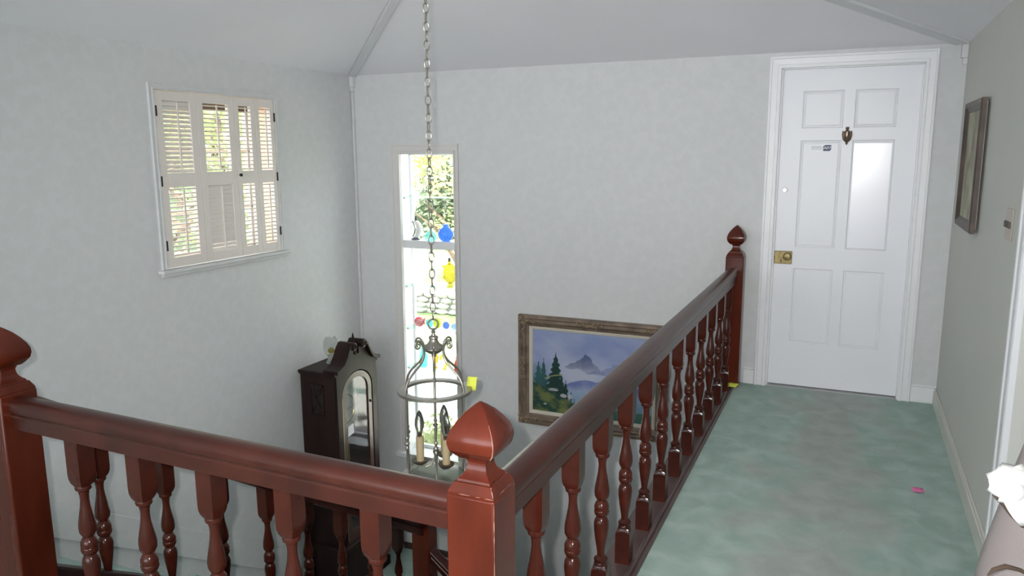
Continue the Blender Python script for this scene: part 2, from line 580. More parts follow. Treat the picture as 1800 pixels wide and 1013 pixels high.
g = SLOPE
def hip(name, cx, sx, w):
    mb = strip((cx + sx * 0.035, -0.035, ZC + 0.035 * g), (-H - sx * 0.0, -H, rz), w, 0.035, None, name)
    mb.box((cx + (0 if sx > 0 else -0.035), -0.035, ZC - 0.085), (cx + (0.035 if sx > 0 else 0), 0.0, ZC + 0.005))
    mb.box((cx + (0 if sx > 0 else -0.026), -0.026, ZC - 0.12), (cx + (0.026 if sx > 0 else 0), 0.0, ZC - 0.085))
    return struct(mb.build(name, M['hiptrim'], bevel=0.003))
hip('trim_1', XL, 1, 0.06)
hip('trim_2', 0.0, -1, 0.105)
struct(MB().box((XL, -0.022, ZLAND), (XL + 0.022, 0.0, ZC - 0.12)).build('trim_3', M['wall'], bevel=0.006))

# baseboards
struct(MB().box((-1.15, -0.016, 0.0), (-1.078, 0.0, 0.10)).box((-1.15, -0.010, 0.10), (-1.078, 0.0, 0.112))
       .box((-0.142, -0.016, 0.0), (0.0, 0.0, 0.10)).box((-0.142, -0.010, 0.10), (0.0, 0.0, 0.112)).build('baseboard_back', M['trim'], bevel=0.003))
br = MB()
br.box((-0.016, -2.10, 0.0), (0.0, -0.016, 0.085)).box((-0.010, -2.10, 0.085), (0.0, -0.016, 0.10))
br.box((-0.016, YB, 0.0), (0.0, -3.17, 0.085)).box((-0.010, YB, 0.085), (0.0, -3.17, 0.10))
struct(br.build('baseboard_right', M['basew'], bevel=0.003))
bl = MB()
bl.box((-3.88, -0.016, ZLAND), (-2.9, 0.0, ZLAND + 0.055))
struct(bl.build('baseboard_landing', M['darkbase'], bevel=0.003))
# sloping skirt along the left wall beside the upper flight
RISE, RUN, Y0 = 0.18, 0.275, -3.585
sk = MB()
def skz(y):
    return -RISE * ((y - Y0) / RUN) + 0.10
sk.extrude([(Y0, skz(Y0)), (-1.11, skz(-1.11)), (-1.11, skz(-1.11) + 0.2), (Y0, skz(Y0) + 0.2)],
           lambda p: (XL, p[0], p[1]), lambda p: (XL + 0.014, p[0], p[1]))
struct(sk.build('baseboard_left', M['wall'], bevel=0.002))

# stairs
st = MB()
for k in range(1, 10):
    y0 = Y0 + RUN * (k - 1)
    st.box((XL, y0, -RISE * k - 0.30), (-2.91, y0 + RUN, -RISE * k))
struct(st.build('stair_flight', M['carpet'], bevel=0.012))
st = MB()
for k in range(1, 7):
    st.box((-2.85 + 0.25 * (k - 1), -1.11, ZLOW), (-2.85 + 0.25 * k, 0.0, ZLAND - 0.2 * k))
struct(st.build('stair_flight_lower', M['carpet'], bevel=0.012))
# stringer under the upper flight
sg = MB()
def sgz(y):
    return -RISE * ((y - Y0) / RUN)
sg.extrude([(Y0, sgz(Y0) - 0.02), (-1.05, sgz(-1.05) - 0.02), (-1.05, sgz(-1.05) - 0.36), (Y0, sgz(Y0) - 0.36)],
           lambda p: (-2.91, p[0], p[1]), lambda p: (-2.875, p[0], p[1]))
struct(sg.build('trim_4', M['wood'], bevel=0.004))

# ------------------------------------------------------------------ doors
door = thing('door_1', 'white six-panel door at the end of the hall', 'door', (-0.606, 0.03, 0.0))
door['kind'] = 'structure'
YD = 0.03
st_ = MB()
xs = [DX0 - 0.003, -0.872, -0.633, -0.573, -0.338, DX1 + 0.003]      # stile / panel boundaries
zs = [0.012, 0.298, 0.797, 0.933, 1.612, 1.686, 1.914, DZ]
for a, b in ((0, 1), (2, 3), (4, 5)):
    pass
def dbox(mb, x0, x1, z0, z1, y0=YD, y1=YD + 0.04):
    mb.box((x0, y0, z0), (x1, y1, z1))
sl = MB(); dbox(sl, xs[0], xs[1], zs[0], zs[7]); sl.build('stile', M['door'], door)
sl = MB(); dbox(sl, xs[4], xs[5], zs[0], zs[7]); sl.build('stile', M['door'], door)
for a, b in ((0, 1), (2, 3), (4, 5), (6, 7)):
    sl = MB(); dbox(sl, xs[1], xs[4], zs[a], zs[b]); sl.build('rail', M['door'], door)
for a, b in ((1, 2), (3, 4), (5, 6)):
    sl = MB(); dbox(sl, xs[2], xs[3], zs[a], zs[b]); sl.build('mullion', M['door'], door)
for (xa, xb) in ((xs[1], xs[2]), (xs[3], xs[4])):
    for (za, zb) in ((zs[1], zs[2]), (zs[3], zs[4]), (zs[5], zs[6])):
        pm = MB()
        i0, i1 = 0.010, 0.034
        pts = [(xa, za), (xb, za), (xb, zb), (xa, zb)]
        def inset(d):
            return [(xa + d, za + d), (xb - d, za + d), (xb - d, zb - d), (xa + d, zb - d)]
        rings = [(inset(0.0), YD + 0.000), (inset(0.007), YD + 0.008), (inset(0.010), YD + 0.008), (inset(0.020), YD + 0.004)]
        vs = [(p[0], y, p[1]) for ring, y in rings for p in ring]
        fs = [(4 * i + k, 4 * i + (k + 1) % 4, 4 * i + 4 + (k + 1) % 4, 4 * i + 4 + k) for i in range(3) for k in range(4)] + [(12, 13, 14, 15)]
        pm.add(vs, fs)
        pm.box((xa, YD + 0.02, za), (xb, YD + 0.035, zb))
        pm.build('panel', M['door'], door, smooth=False)
# bright sheet fixed over the middle right panel
sh = MB().box((-0.561, YD - 0.001, 0.945), (-0.350, YD + 0.0055, 1.592)).build('panel_sheet', M['sheet'], door, 0.001)
sh['label'] = 'bright smooth white sheet on the right middle panel'
# jamb and casing
js = MB()
js.box((DX0 - 0.03, 0.0, 0.0), (DX0 - 0.003, 0.14, DZ + 0.03)).box((DX1 + 0.003, 0.0, 0.0), (DX1 + 0.03, 0.14, DZ + 0.03)).box((DX0 - 0.03, 0.0, DZ), (DX1 + 0.03, 0.14, DZ + 0.03))
js.box((DX0 - 0.01, YD + 0.05, 0.0), (DX1 + 0.01, YD + 0.07, DZ))
js.build('jamb', M['trim'], door, 0.002)
CPROF = [(0.0, 0.0), (0.0, 0.021), (0.16, 0.021), (0.20, 0.016), (0.66, 0.014), (0.70, 0.023), (0.94, 0.023), (1.0, 0.019), (1.0, 0.0)]
def mitre(mb, o, i, place, bottom=False, prof=CPROF):
    """moulded surround between outer rectangle o and inner rectangle i, both (u0, u1, z0, z1); without a bottom piece the legs end square"""
    def c(t, right, topside):
        u = (o[1] + (i[1] - o[1]) * t) if right else (o[0] + (i[0] - o[0]) * t)
        if topside:
            z = o[3] + (i[3] - o[3]) * t
        else:
            z = (o[2] + (i[2] - o[2]) * t) if bottom else o[2]
        return u, z
    segs = [((0, 0), (0, 1)), ((0, 1), (1, 1)), ((1, 1), (1, 0))] + ([((1, 0), (0, 0))] if bottom else [])
    for a, b in segs:
        mb.extrude(prof, lambda p: place(*c(p[0], *a), p[1]), lambda p: place(*c(p[0], *b), p[1]))
    return mb
mitre(MB(), (-1.0745, -0.1440, 0.0, 2.125), (DX0 - 0.012, DX1 + 0.010, 0.0, DZ + 0.006), lambda u, z, d: (u, -d, z)).build('casing', M['trim'], door, ang=25)
# hardware
kn = MB()
kx, kz = -0.606, 1.64
kn.lathe([(0.002, 0.052), (0.010, 0.049), (0.011, 0.040), (0.006, 0.034), (0.012, 0.028), (0.020, 0.022), (0.021, 0.0), (0.018, -0.020), (0.010, -0.036), (0.005, -0.044), (0.008, -0.050), (0.002, -0.058)], (kx, YD - 0.010, kz), 14, None)
for s_ in (-1, 1):
    kn.tube([(kx + s_ * 0.024, YD - 0.012, kz + 0.026), (kx + s_ * 0.026, YD - 0.014, kz), (kx + s_ * 0.020, YD - 0.016, kz - 0.026), (kx, YD - 0.02, kz - 0.046)], 0.004, 6)
kn.box((kx - 0.012, YD - 0.012, kz - 0.03), (kx + 0.012, YD + 0.001, kz + 0.03))
kn.build('door_knocker', M['bronze'], door)['label'] = 'small bronze urn-shaped door knocker'
pe = MB().lathe([(0.004, 0.0), (0.012, 0.0), (0.014, 0.006), (0.016, 0.016)], n=14, M=Matrix.Translation((-0.950, YD - 0.016, 1.30)) @ Matrix.Rotation(R(-90), 4, 'X'))
pe.build('peephole', M['chrome'], door)['label'] = 'small round metal lock cylinder'
lk = MB().box((-0.992, YD - 0.012, 0.822), (-0.884, YD + 0.001, 0.906)).build('rim_lock', M['brass'], door, 0.003)
lk['label'] = 'square aged brass lock plate with knob'
kb = MB().lathe([(0.006, 0.0), (0.009, 0.02), (0.022, 0.028), (0.027, 0.042), (0.020, 0.052), (0.004, 0.056)], n=18, M=Matrix.Translation((-0.910, YD - 0.012, 0.876)) @ Matrix.Rotation(R(90), 4, 'X'))
kb.build('knob', M['brass'], lk)
MB().box((-0.952, YD - 0.017, 0.832), (-0.946, YD - 0.012, 0.852)).box((-1.0, YD - 0.008, 0.855), (-0.992, YD - 0.001, 0.872)).build('bolt', M['dark'], lk)
# alarm sticker
stk = MB().box((-0.816, YD + 0.0035, 1.540), (-0.686, YD + 0.0058, 1.587)).build('sticker', M['sticker'], door, 0.001)
stk['label'] = 'small white alarm company sticker with dark logo'
yk = YD + 0.0030
MB().extrude([(-0.738, 1.545), (-0.700, 1.545), (-0.692, 1.553), (-0.692, 1.582), (-0.728, 1.582), (-0.738, 1.574)], lambda p: (p[0], yk, p[1]), lambda p: (p[0], yk + 0.001, p[1])).build('logo_block', M['ink'], stk)
def text_mesh(body, size, loc, m, parent, name, shear=0.0, align='CENTER'):
    cu = bpy.data.curves.new('lettering', 'FONT')
    cu.body = body
    cu.size = size
    cu.align_x = align
    cu.align_y = 'CENTER'
    cu.extrude = 0.0004
    cu.shear = shear
    to = bpy.data.objects.new('lettering_tmp', cu)
    COL.objects.link(to)
    dg = bpy.context.evaluated_depsgraph_get()
    me = bpy.data.meshes.new_from_object(to.evaluated_get(dg))
    bpy.data.objects.remove(to)
    me.transform(Matrix.Translation(loc) @ Matrix.Rotation(R(90), 4, 'X'))
    me.materials.clear()
    me.materials.append(m)
    return link(name, me, parent)
text_mesh('ADT', 0.022, (-0.715, yk - 0.0002, 1.564), M['sticker'], stk, 'lettering', 0.25)
ln = MB()
for i, (w, h) in enumerate(((0.058, 0.0022), (0.064, 0.0036), (0.060, 0.0022))):
    ln.box((-0.808, yk, 1.573 - i * 0.0095), (-0.808 + w, yk + 0.001, 1.573 - i * 0.0095 + h))
ln.build('small_print', M['inkgrey'], stk)

door2 = thing('door_2', 'white door casing on the right wall', 'door', (0.0, (D2A + D2B) / 2, 0))
door2['kind'] = 'structure'
mitre(MB(), (D2A - 0.115, D2B + 0.115, 0.0, 2.14), (D2A, D2B, 0.0, 2.03), lambda u, z, d: (-d, u, z)).build('casing', M['trim'], door2, ang=25)
MB().box((0.06, D2A, 0.0), (0.10, D2B, 2.05)).build('slab', M['door'], door2, 0.004)

# ------------------------------------------------------------------ tall window with glass shelves
win = thing('window_1', 'tall narrow window with glass shelves', 'window', ((WX0 + WX1) / 2, 0.0, WZ0))
win['kind'] = 'structure'
mitre(MB(), (WX0 - 0.074, WX1 + 0.042, WZ0, WZ1 + 0.074), (WX0, WX1, WZ0, WZ1), lambda u, z, d: (u, -d * 0.85, z)).build('casing', M['wcase'], win, ang=25)
MB().box((WX0 - 0.10, -0.05, WZ0 - 0.03), (WX1 + 0.08, 0.126, WZ0 + 0.012)).build('sill', M['trim'], win, 0.005)
fr = MB()
t = 0.022
fr.box((WX0, WD, WZ0), (WX0 + t, WD + 0.03, WZ1)).box((WX1 - t, WD, WZ0), (WX1, WD + 0.03, WZ1)).box((WX0, WD, WZ1 - 0.012), (WX1, WD + 0.03, WZ1)).box((WX0, WD, WZ0), (WX1, WD + 0.03, WZ0 + 0.04))
fr.build('sash_frame', M['trim'], win, 0.003)
MB().box((WX0, 0.004, 0.800), (WX1, WD + 0.03, 0.862)).build('meeting_rail', M['trim'], win, 0.003)
# white linings of the reveal
MB().box((WX0, 0.0, WZ0), (WX0 + 0.004, WD, WZ1)).build('jamb_lining', M['trim'], win)
MB().box((WX1 - 0.004, 0.0, WZ0), (WX1, WD, WZ1)).build('jamb_lining', M['trim'], win)
MB().box((WX0, 0.0, WZ1 - 0.004), (WX1, WD, WZ1)).build('head_lining', M['trim'], win)
MB().box((WX0 + t, WD + 0.012, WZ0 + 0.04), (WX1 - t, WD + 0.016, 0.80)).build('pane', M['pane'], win)
MB().box((WX0 + t, WD + 0.012, 0.862), (WX1 - t, WD + 0.016, WZ1 - 0.012)).build('pane', M['pane'], win)
SHELF = [1.208, 0.495, 0.147, -0.185, -0.47]
for z in SHELF:
    s_ = MB().box((WX0 + 0.004, 0.012, z - 0.009), (WX1 - 0.004, WD - 0.004, z)).build('glass_shelf', M['shelf'], win, 0.001)
    for x in (WX0 + 0.004, WX1 - 0.024):
        MB().box((x, 0.02, z - 0.018), (x + 0.02, 0.03, z - 0.009)).build('shelf_bracket', M['chrome'], s_)

# ------------------------------------------------------------------ shuttered window, left wall
win2 = thing('window_2', 'square window behind louvred shutters', 'window', (XL, (SY0 + SY1) / 2, SZ0))
win2['kind'] = 'structure'
mitre(MB(), (SY0 - 0.036, SY1 + 0.036, SZ0, SZ1 + 0.036), (SY0, SY1, SZ0, SZ1), lambda u, z, d: (XL + d * 0.7, u, z)).build('casing', M['wall'], win2, ang=25)
MB().box((XL - 0.24, SY0 - 0.06, SZ0 - 0.022), (XL + 0.045, SY1 + 0.06, SZ0 - 0.002)).box((XL, SY0 - 0.045, SZ0 - 0.045), (XL + 0.022, SY1 + 0.045, SZ0 - 0.022)).build('sill', M['wall'], win2, 0.004)
rv = MB()
xo = XL - 0.25
rv.box((xo, SY1 - 0.004, SZ0), (XL - 0.03, SY1, SZ1)).box((xo, SY0, SZ0), (XL - 0.03, SY0 + 0.004, SZ1)).box((xo, SY0, SZ1 - 0.004), (XL - 0.03, SY1, SZ1))
rv.build('reveal_lining', M['peach'], win2)
fr = MB()
xs_ = (XL - 0.235, XL - 0.20)
for y in (SY0, (SY0 + SY1) / 2 - 0.03, SY1 - 0.05):
    fr.box((xs_[0], y, SZ0), (xs_[1], y + 0.05, SZ1))
for z in (SZ0, 1.175, 1.55, SZ1 - 0.05):
    hgt = 0.05 if z in (SZ0, SZ1 - 0.05) else 0.022
    fr.box((xs_[0], SY0, z), (xs_[1], SY1, z + hgt))
fr.build('sash_frame', M['sash'], win2, 0.003)
MB().box((XL - 0.17, SY0 + 0.004, SZ1 - 0.085), (XL - 0.14, SY1 - 0.004, SZ1 - 0.045)).build('blind_rail', M['brownstem'], win2, 0.003)
MB().box((XL - 0.222, SY0 + 0.03, SZ0 + 0.03), (XL - 0.218, SY1 - 0.03, SZ1 - 0.03)).build('pane', M['pane'], win2)

louver_cache = {}
def louver_mesh(w):
    k = round(w, 3)
    if k not in louver_cache:
        mb = MB()
        prof = [(-0.0155, 0.0), (-0.010, 0.0035), (0.0, 0.0045), (0.010, 0.0035), (0.0155, 0.0), (0.010, -0.0035), (0.0, -0.0045), (-0.010, -0.0035)]
        mb.extrude(prof, lambda p: (p[0], -w / 2, p[1]), lambda p: (p[0], w / 2, p[1]))
        louver_cache[k] = mb.mesh('louver', M['shutter'])
    return louver_cache[k]
PY = [SY0 + 0.004, -1.624, -1.315, -1.123, SY1 - 0.004]
XS0, XS1 = XL - 0.016, XL + 0.010
plabels = ['leftmost white louvred shutter panel, upper slats nearly shut', 'white louvred shutter panel with lower slats fully closed', 'white louvred shutter panel with small dark knob on its edge', 'rightmost narrow white louvred shutter panel of the window']
tilt = [(45, 6), (3, 76), (3, 3), (5, 5)]
for i in range(4):
    y0, y1 = PY[i] + 0.0015, PY[i + 1] - 0.0015
    sp = thing('shutter_panel', plabels[i], 'shutter', (XL, (y0 + y1) / 2, SZ0 + 0.004), 'louvred shutters of the left window')
    sw = [0.050, 0.048, 0.040, 0.036][i]
    zt, zb_ = SZ1 - 0.006, SZ0 + 0.006
    for ya in (y0, y1 - sw):
        MB().box((XS0, ya, zb_), (XS1, ya + sw, zt)).build('stile', M['shutter'], sp, 0.002)
    rails = [(zb_, zb_ + 0.058), (1.352, 1.436), (zt - 0.052, zt)]
    for a, b in rails:
        MB().box((XS0 + 0.001, y0 + sw, a), (XS1 - 0.001, y1 - sw, b)).build('rail', M['shutter'], sp, 0.002)
    w = y1 - y0 - 2 * sw - 0.003
    me = louver_mesh(w)
    ym = (y0 + y1) / 2
    for si, (za, zb2) in enumerate(((rails[1][1], rails[2][0]), (rails[0][1], rails[1][0]))):
        n = 16
        pitch = (zb2 - za) / n
        ang = tilt[i][si]
        for k in range(n):
            a = ang + rnd.uniform(-1.2, 1.2)
            if i == 1 and si == 1 and k < 2:
                a = 52
            if i == 0 and si == 0 and k > 13:
                a = 74
            link('louver', me, sp, 0, (XL - 0.004, ym, za + pitch * (k + 0.5)), (0, R(a), 0))
        MB().box((XL + 0.013, ym - 0.005, za + 0.02), (XL + 0.021, ym + 0.005, zb2 - 0.008)).build('tilt_rod', M['shutter'], sp, 0.0015)
    if i in (0, 3):
        yh = y0 - 0.004 if i == 0 else y1 - 0.004
        for z in (SZ1 - 0.12, 1.39, SZ0 + 0.14):
            MB().lathe([(0.004, -0.03), (0.006, -0.028), (0.006, 0.028), (0.004, 0.03)], (XS1 + 0.003, yh + 0.004, z), 8).build('hinge', M['iron'], sp)
    if i == 2:
        MB().lathe([(0.004, 0.0), (0.006, 0.008), (0.011, 0.014), (0.010, 0.020), (0.003, 0.023)], n=12, M=Matrix.Translation((XS1, y0 + 0.012, 1.410)) @ Matrix.Rotation(R(90), 4, 'Y')).build('knob', M['iron'], sp)

# ------------------------------------------------------------------ railings and newel posts
FY, RX0, RX1 = -3.735, -1.268, -1.232       # front rail line; side rail centre near / far
RTOP, RBOT = 0.787, 0.690
def newel(name, label, x, y, zbase, ztop, finial=1.0, hw=0.06):
    t = thing(name, label, 'newel post', (x, y, zbase), 'newel posts of the balustrade')
    MB().box((x - hw, y - hw, zbase), (x + hw, y + hw, ztop)).build('shaft', M['wood'], t, 0.005)
    f = finial
    prof = [(0.057, 0.0), (0.057, 0.005), (0.0465, 0.026), (0.0415, 0.0265), (0.0405, 0.032), (0.033, 0.038), (0.027, 0.046), (0.0235, 0.056), (0.0225, 0.068), (0.0255, 0.075), (0.0265, 0.079), (0.036, 0.0805),
            (0.045, 0.090, 0.05), (0.054, 0.102, 0.08), (0.0575, 0.118, 0.10), (0.0565, 0.132, 0.11), (0.050, 0.150, 0.12), (0.039, 0.168, 0.12), (0.025, 0.186, 0.12), (0.011, 0.199, 0.10), (0.002, 0.206, 0.0)]
    prof = [(p[0] * hw / 0.06, p[1] * f, *(p[2:])) for p in prof]
    MB().sqloft(prof, (x, y, ztop)).build('finial', M['wood'], t, ang=24)
    return t
nn = newel('newel_post', 'large red-brown newel post with onion finial where the two railings meet', -1.286, -3.733, 0.0, 0.787)
newel('newel_post', 'dark newel post with broad finial at the left picture edge', -2.957, -3.733, 0.0, 0.812, 1.0)
newel('newel_post', 'slim far newel post against the wall beside the white door', -1.222, -0.075, 0.0, 0.872, 0.98, 0.0575)
newel('newel_post', 'shadowed lower newel post on the stairs, seen under the front handrail', -2.96, -1.205, -RISE * 9, -0.735, 0.85)

M['wear'] = mat('worn_bare_edge', (0.30, 0.17, 0.13), 0.6, var=0.3, vscale=60)
we = MB()
nx, ny = -1.286, -3.733
wr = random.Random(9)
for (a_, b_) in (((nx + 0.0595, ny - 0.0595, 0.30), (nx + 0.0595, ny - 0.0595, 0.782)), ((nx + 0.0565, ny - 0.0565, 0.790), (nx - 0.0565, ny - 0.0565, 0.790)), ((nx + 0.0565, ny - 0.0565, 0.790), (nx + 0.0565, ny + 0.0565, 0.790)), ((nx + 0.0565, ny - 0.0565, 0.792), (nx + 0.0462, ny - 0.0462, 0.8135))):
    a_, b_ = Vector(a_), Vector(b_)
    n_s = max(4, int((b_ - a_).length / 0.012))
    we.tube([a_.lerp(b_, k / n_s) for k in range(n_s + 1)], [wr.uniform(0.0002, 0.0013) for k in range(n_s + 1)], 5)
fe = [(0.045, 0.090), (0.054, 0.102), (0.0575, 0.118), (0.0565, 0.132), (0.050, 0.150), (0.039, 0.168)]
we.tube([(nx + a_, ny - a_, 0.787 + z_) for a_, z_ in fe], [0.0018, 0.0014, 0.0008, 0.0012, 0.0006, 0.0004], 5)
we.build('worn_edge', M['wear'], nn)
TURN = [(0.020, 0.560), (0.0225, 0.553), (0.0245, 0.546), (0.0225, 0.539), (0.0165, 0.534), (0.0135, 0.520), (0.0130, 0.505), (0.0150, 0.485), (0.0195, 0.460), (0.0245, 0.432), (0.0258, 0.415), (0.0245, 0.400), (0.0180, 0.387),
        (0.0145, 0.384), (0.0200, 0.378), (0.0248, 0.367), (0.0255, 0.358), (0.0245, 0.350), (0.0255, 0.348), (0.0260, 0.342), (0.0250, 0.337), (0.0215, 0.329), (0.0165, 0.325),
        (0.0200, 0.320), (0.0245, 0.310), (0.0262, 0.295), (0.0250, 0.275), (0.0205, 0.240), (0.0155, 0.210), (0.0130, 0.190), (0.0135, 0.182), (0.0190, 0.178), (0.0240, 0.172), (0.0245, 0.166), (0.0215, 0.160), (0.0240, 0.155), (0.0240, 0.148), (0.020, 0.144)]
def baluster_mesh(zlow, ztop, shear=None):
    """square ends, turned middle; origin at floor level of a level balustrade"""
    mb = MB()
    mb.lathe(TURN, n=16)
    a = 0.0275
    mb.sqloft([(0.019, 0.553, 0.25), (0.0235, 0.562, 0.12), (0.0265, 0.574, 0.03), (a, 0.590), (a, ztop)], m=4)
    mb.sqloft([(a, zlow), (a, 0.118), (0.0265, 0.132, 0.03), (0.0235, 0.142, 0.12), (0.019, 0.150, 0.25)], m=4)
    return mb.mesh('baluster', M['woodt'], ang=32)

def handrail(name, parent, a, b, m=None):
    """rail of moulded section from a to b (points at the top centre)"""
    a, b = Vector(a), Vector(b)
    d = (b - a)
    dh = Vector((d.x, d.y, 0)).normalized()
    side = Vector((-dh.y, dh.x, 0))
    h = [(0.029, -0.097), (0.029, -0.058), (0.0265, -0.054), (0.0285, -0.048), (0.036, -0.042), (0.0385, -0.030), (0.037, -0.018), (0.030, -0.008), (0.018, -0.002), (0.0, 0.0)]
    prof = h + [(-p[0], p[1]) for p in h[-2::-1]]
    mb = MB()
    mb.extrude(prof, lambda p: a + side * p[0] + Vector((0, 0, p[1])), lambda p: b + side * p[0] + Vector((0, 0, p[1])))
    return mb.build(name, m or M['woodh'], parent, ang=32)

# front railing (left of the corner newel)
rf = thing('railing', 'front balustrade with thick handrail running left from the corner newel', 'railing', (-2.12, FY, 0.0))
handrail('handrail', rf, (-2.8965, FY, 0.800), (-1.3465, FY, 0.779))
bmesh_level = baluster_mesh(0.0, 0.705)
for x in (-2.641, -2.385, -2.117, -1.846, -1.578):
    link('baluster', bmesh_level, rf, 0, (x, FY, 0.0))
MB().box((-2.8965, FY - 0.06, 0.0), (-1.3465, FY + 0.085, 0.012)).build('base_rail', M['wood'], rf, 0.003)

# side railing (towards the door)
rs = thing('railing', 'long side balustrade beside the green hall carpet ending near the door', 'railing', (-1.25, -1.9, 0.0))
def rx(y):
    return RX0 + (RX1 - RX0) * (y + 3.675) / 3.54
handrail('handrail', rs, (rx(-3.6725), -3.6725, 0.785), (rx(-0.133), -0.133, 0.800))
for k in range(12):
    y = -3.447 + 0.2885 * k
    link('baluster', bmesh_level, rs, 0, (rx(y), y, 0.0))
MB().extrude([(-1.345, -0.02), (XE - 0.022, -0.02), (XE - 0.022, 0.010), (-1.345, 0.010)], lambda p: (p[0], -3.66, p[1]), lambda p: (p[0] + 0.03, -0.134, p[1])).build('base_rail', M['shoe'], rs, 0.002)
ed = MB()
for xo_, r_ in ((-0.020, 0.012), (0.0, 0.010)):
    ed.tube([(XE + xo_, -3.67, 0.006), (XE + xo_, -0.135, 0.006)], r_, 10)
ed.build('edge_moulding', M['shoe'], rs)

# stair railing (upper flight)
SX = -2.96
def ringz(y):
    return 0.401 - (RISE / RUN) * (y + 3.447)
ss = thing('railing', 'stair balustrade sloping down behind the front handrail', 'railing', (SX, -2.4, -0.9))
handrail('handrail', ss, (SX, -3.672, ringz(-3.672) + 0.242), (SX, -1.266, ringz(-1.266) + 0.242))
bmesh_stair = baluster_mesh(-0.032, 0.722)
for k in range(8):
    y = -3.447 + 0.275 * k
    link('baluster', bmesh_stair, ss, 0, (SX, y, ringz(y) - 0.548))
shr = MB()
shr.extrude([(-3.672, ringz(-3.672) - 0.362), (-1.266, ringz(-1.266) - 0.362), (-1.266, ringz(-1.266) - 0.66), (-3.672, ringz(-3.672) - 0.66)], lambda p: (SX - 0.045, p[0], p[1]), lambda p: (SX + 0.045, p[0], p[1]))
shr.build('shoe_rail', M['clockwood'], ss, 0.008)
s2 = thing('railing', 'lower stair balustrade descending right from the shadowed lower newel', 'railing', (-2.4, -1.205, -2.0))
def r2z(x):
    return -0.985 - 0.8 * (x + 2.9)
handrail('handrail', s2, (-2.898, -1.205, r2z(-2.898)), (-1.5, -1.205, r2z(-1.5)))
for k in range(5):
    x = -2.72 + 0.25 * k
    link('baluster', bmesh_stair, s2, 0, (x, -1.205, r2z(x) - 0.79))

# ------------------------------------------------------------------ lantern chandelier on a chain
LX, LY = -2.055, -2.6
ch = thing('chandelier', 'antique metal lantern chandelier with candle bulbs hanging on a long chain', 'chandelier', (LX, LY, 0.22))
def P(r, a, z):
    return (LX + r * math.cos(a), LY + r * math.sin(a), z)
FRONT = math.atan2(CAM.y - LY, CAM.x - LX)          # bearing from lantern to the viewer's side of the hall
# chain
lk_ = MB()
pts = []
for k in range(20):
    a = 2 * math.pi * k / 20
    pts.append((0.0105 * math.cos(a), 0, 0.0185 * math.sin(a) * (1 + 0.05 * abs(math.sin(a)))))
lk_.tube(pts, 0.0026, 6, True)
lme = lk_.mesh('chain_link', M['pewter'])
ztop_ = ZC + SLOPE * (H - abs(LX + H)) - 0.02
z, k = 0.905, 0
while z < ztop_:
    link('chain_link', lme, ch, 0, (LX, LY, z), (rnd.uniform(-0.04, 0.04), 0, FRONT + math.pi / 2 + (0.25 if k % 2 else math.pi / 2 + 0.25) + rnd.uniform(-0.2, 0.2)))
    z += 0.0335
    k += 1
MB().lathe([(0.05, 0.045), (0.055, 0.03), (0.045, 0.012), (0.015, 0.0), (0.006, -0.01)], (LX, LY, ztop_ - 0.01), 20).build('ceiling_canopy', M['pewter'], ch)
# loop and hub
lp = MB()
lp.tube([(LX + 0.0195 * math.cos(a) * math.cos(FRONT + math.pi / 2), LY + 0.0195 * math.cos(a) * math.sin(FRONT + math.pi / 2), 0.868 + 0.0205 * math.sin(a)) for a in [2 * math.pi * i / 24 for i in range(24)]], 0.0040, 8, True)
lp.build('loop', M['pewter'], ch)
MB().lathe([(0.004, 0.852), (0.008, 0.848), (0.005, 0.843), (0.011, 0.838), (0.006, 0.833), (0.009, 0.822), (0.018, 0.818), (0.020, 0.812), (0.0165, 0.808), (0.018, 0.800), (0.026, 0.788), (0.037, 0.780), (0.040, 0.774), (0.038, 0.771), (0.039, 0.767), (0.034, 0.758), (0.022, 0.750), (0.010, 0.746), (0.009, 0.735), (0.003, 0.730)], (LX, LY, 0), 24).build('hub', M['pewter'], ch)
NA = 6
for i in range(NA):
    a = FRONT + 2 * math.pi * i / NA
    am = MB()
    curl = [(0.0705 + (0.0030 + 0.0125 * (t_ / 30)) * math.cos(R(-450 + 20 * t_)), 0.7875 + (0.0030 + 0.0125 * (t_ / 30) + (0.003 if t_ > 24 else 0)) * math.sin(R(-450 + 20 * t_))) for t_ in range(31)]
    arm = curl + spline([curl[-1], (0.0490, 0.7850), (0.0450, 0.768), (0.0455, 0.748), (0.052, 0.726), (0.069, 0.704), (0.093, 0.682), (0.113, 0.660), (0.126, 0.636), (0.132, 0.612), (0.133, 0.598)], 3)[1:]
    nC = len(curl)
    rs_ = [0.0026 + 0.0018 * t_ / nC for t_ in range(nC)] + [0.0050] * (len(arm) - nC)
    am.tube([P(r, a, z_) for r, z_ in arm], rs_, 7)
    am.build('arm', M['pewter'], ch)
    rod = MB()
    prof = [(0.0045, 0.600), (0.0040, 0.590), (0.0040, 0.425), (0.0075, 0.421), (0.0080, 0.415), (0.0045, 0.409), (0.0050, 0.404), (0.0100, 0.399), (0.0110, 0.395), (0.0095, 0.391), (0.0045, 0.386), (0.0050, 0.381), (0.0075, 0.377), (0.0070, 0.370), (0.0040, 0.365), (0.0035, 0.255), (0.0055, 0.252), (0.0055, 0.230), (0.003, 0.222)]
    pr_ = P(0.133, a, 0)
    rod.lathe(prof, pr_, 10)
    rod.build('rod', M['pewter'], ch)
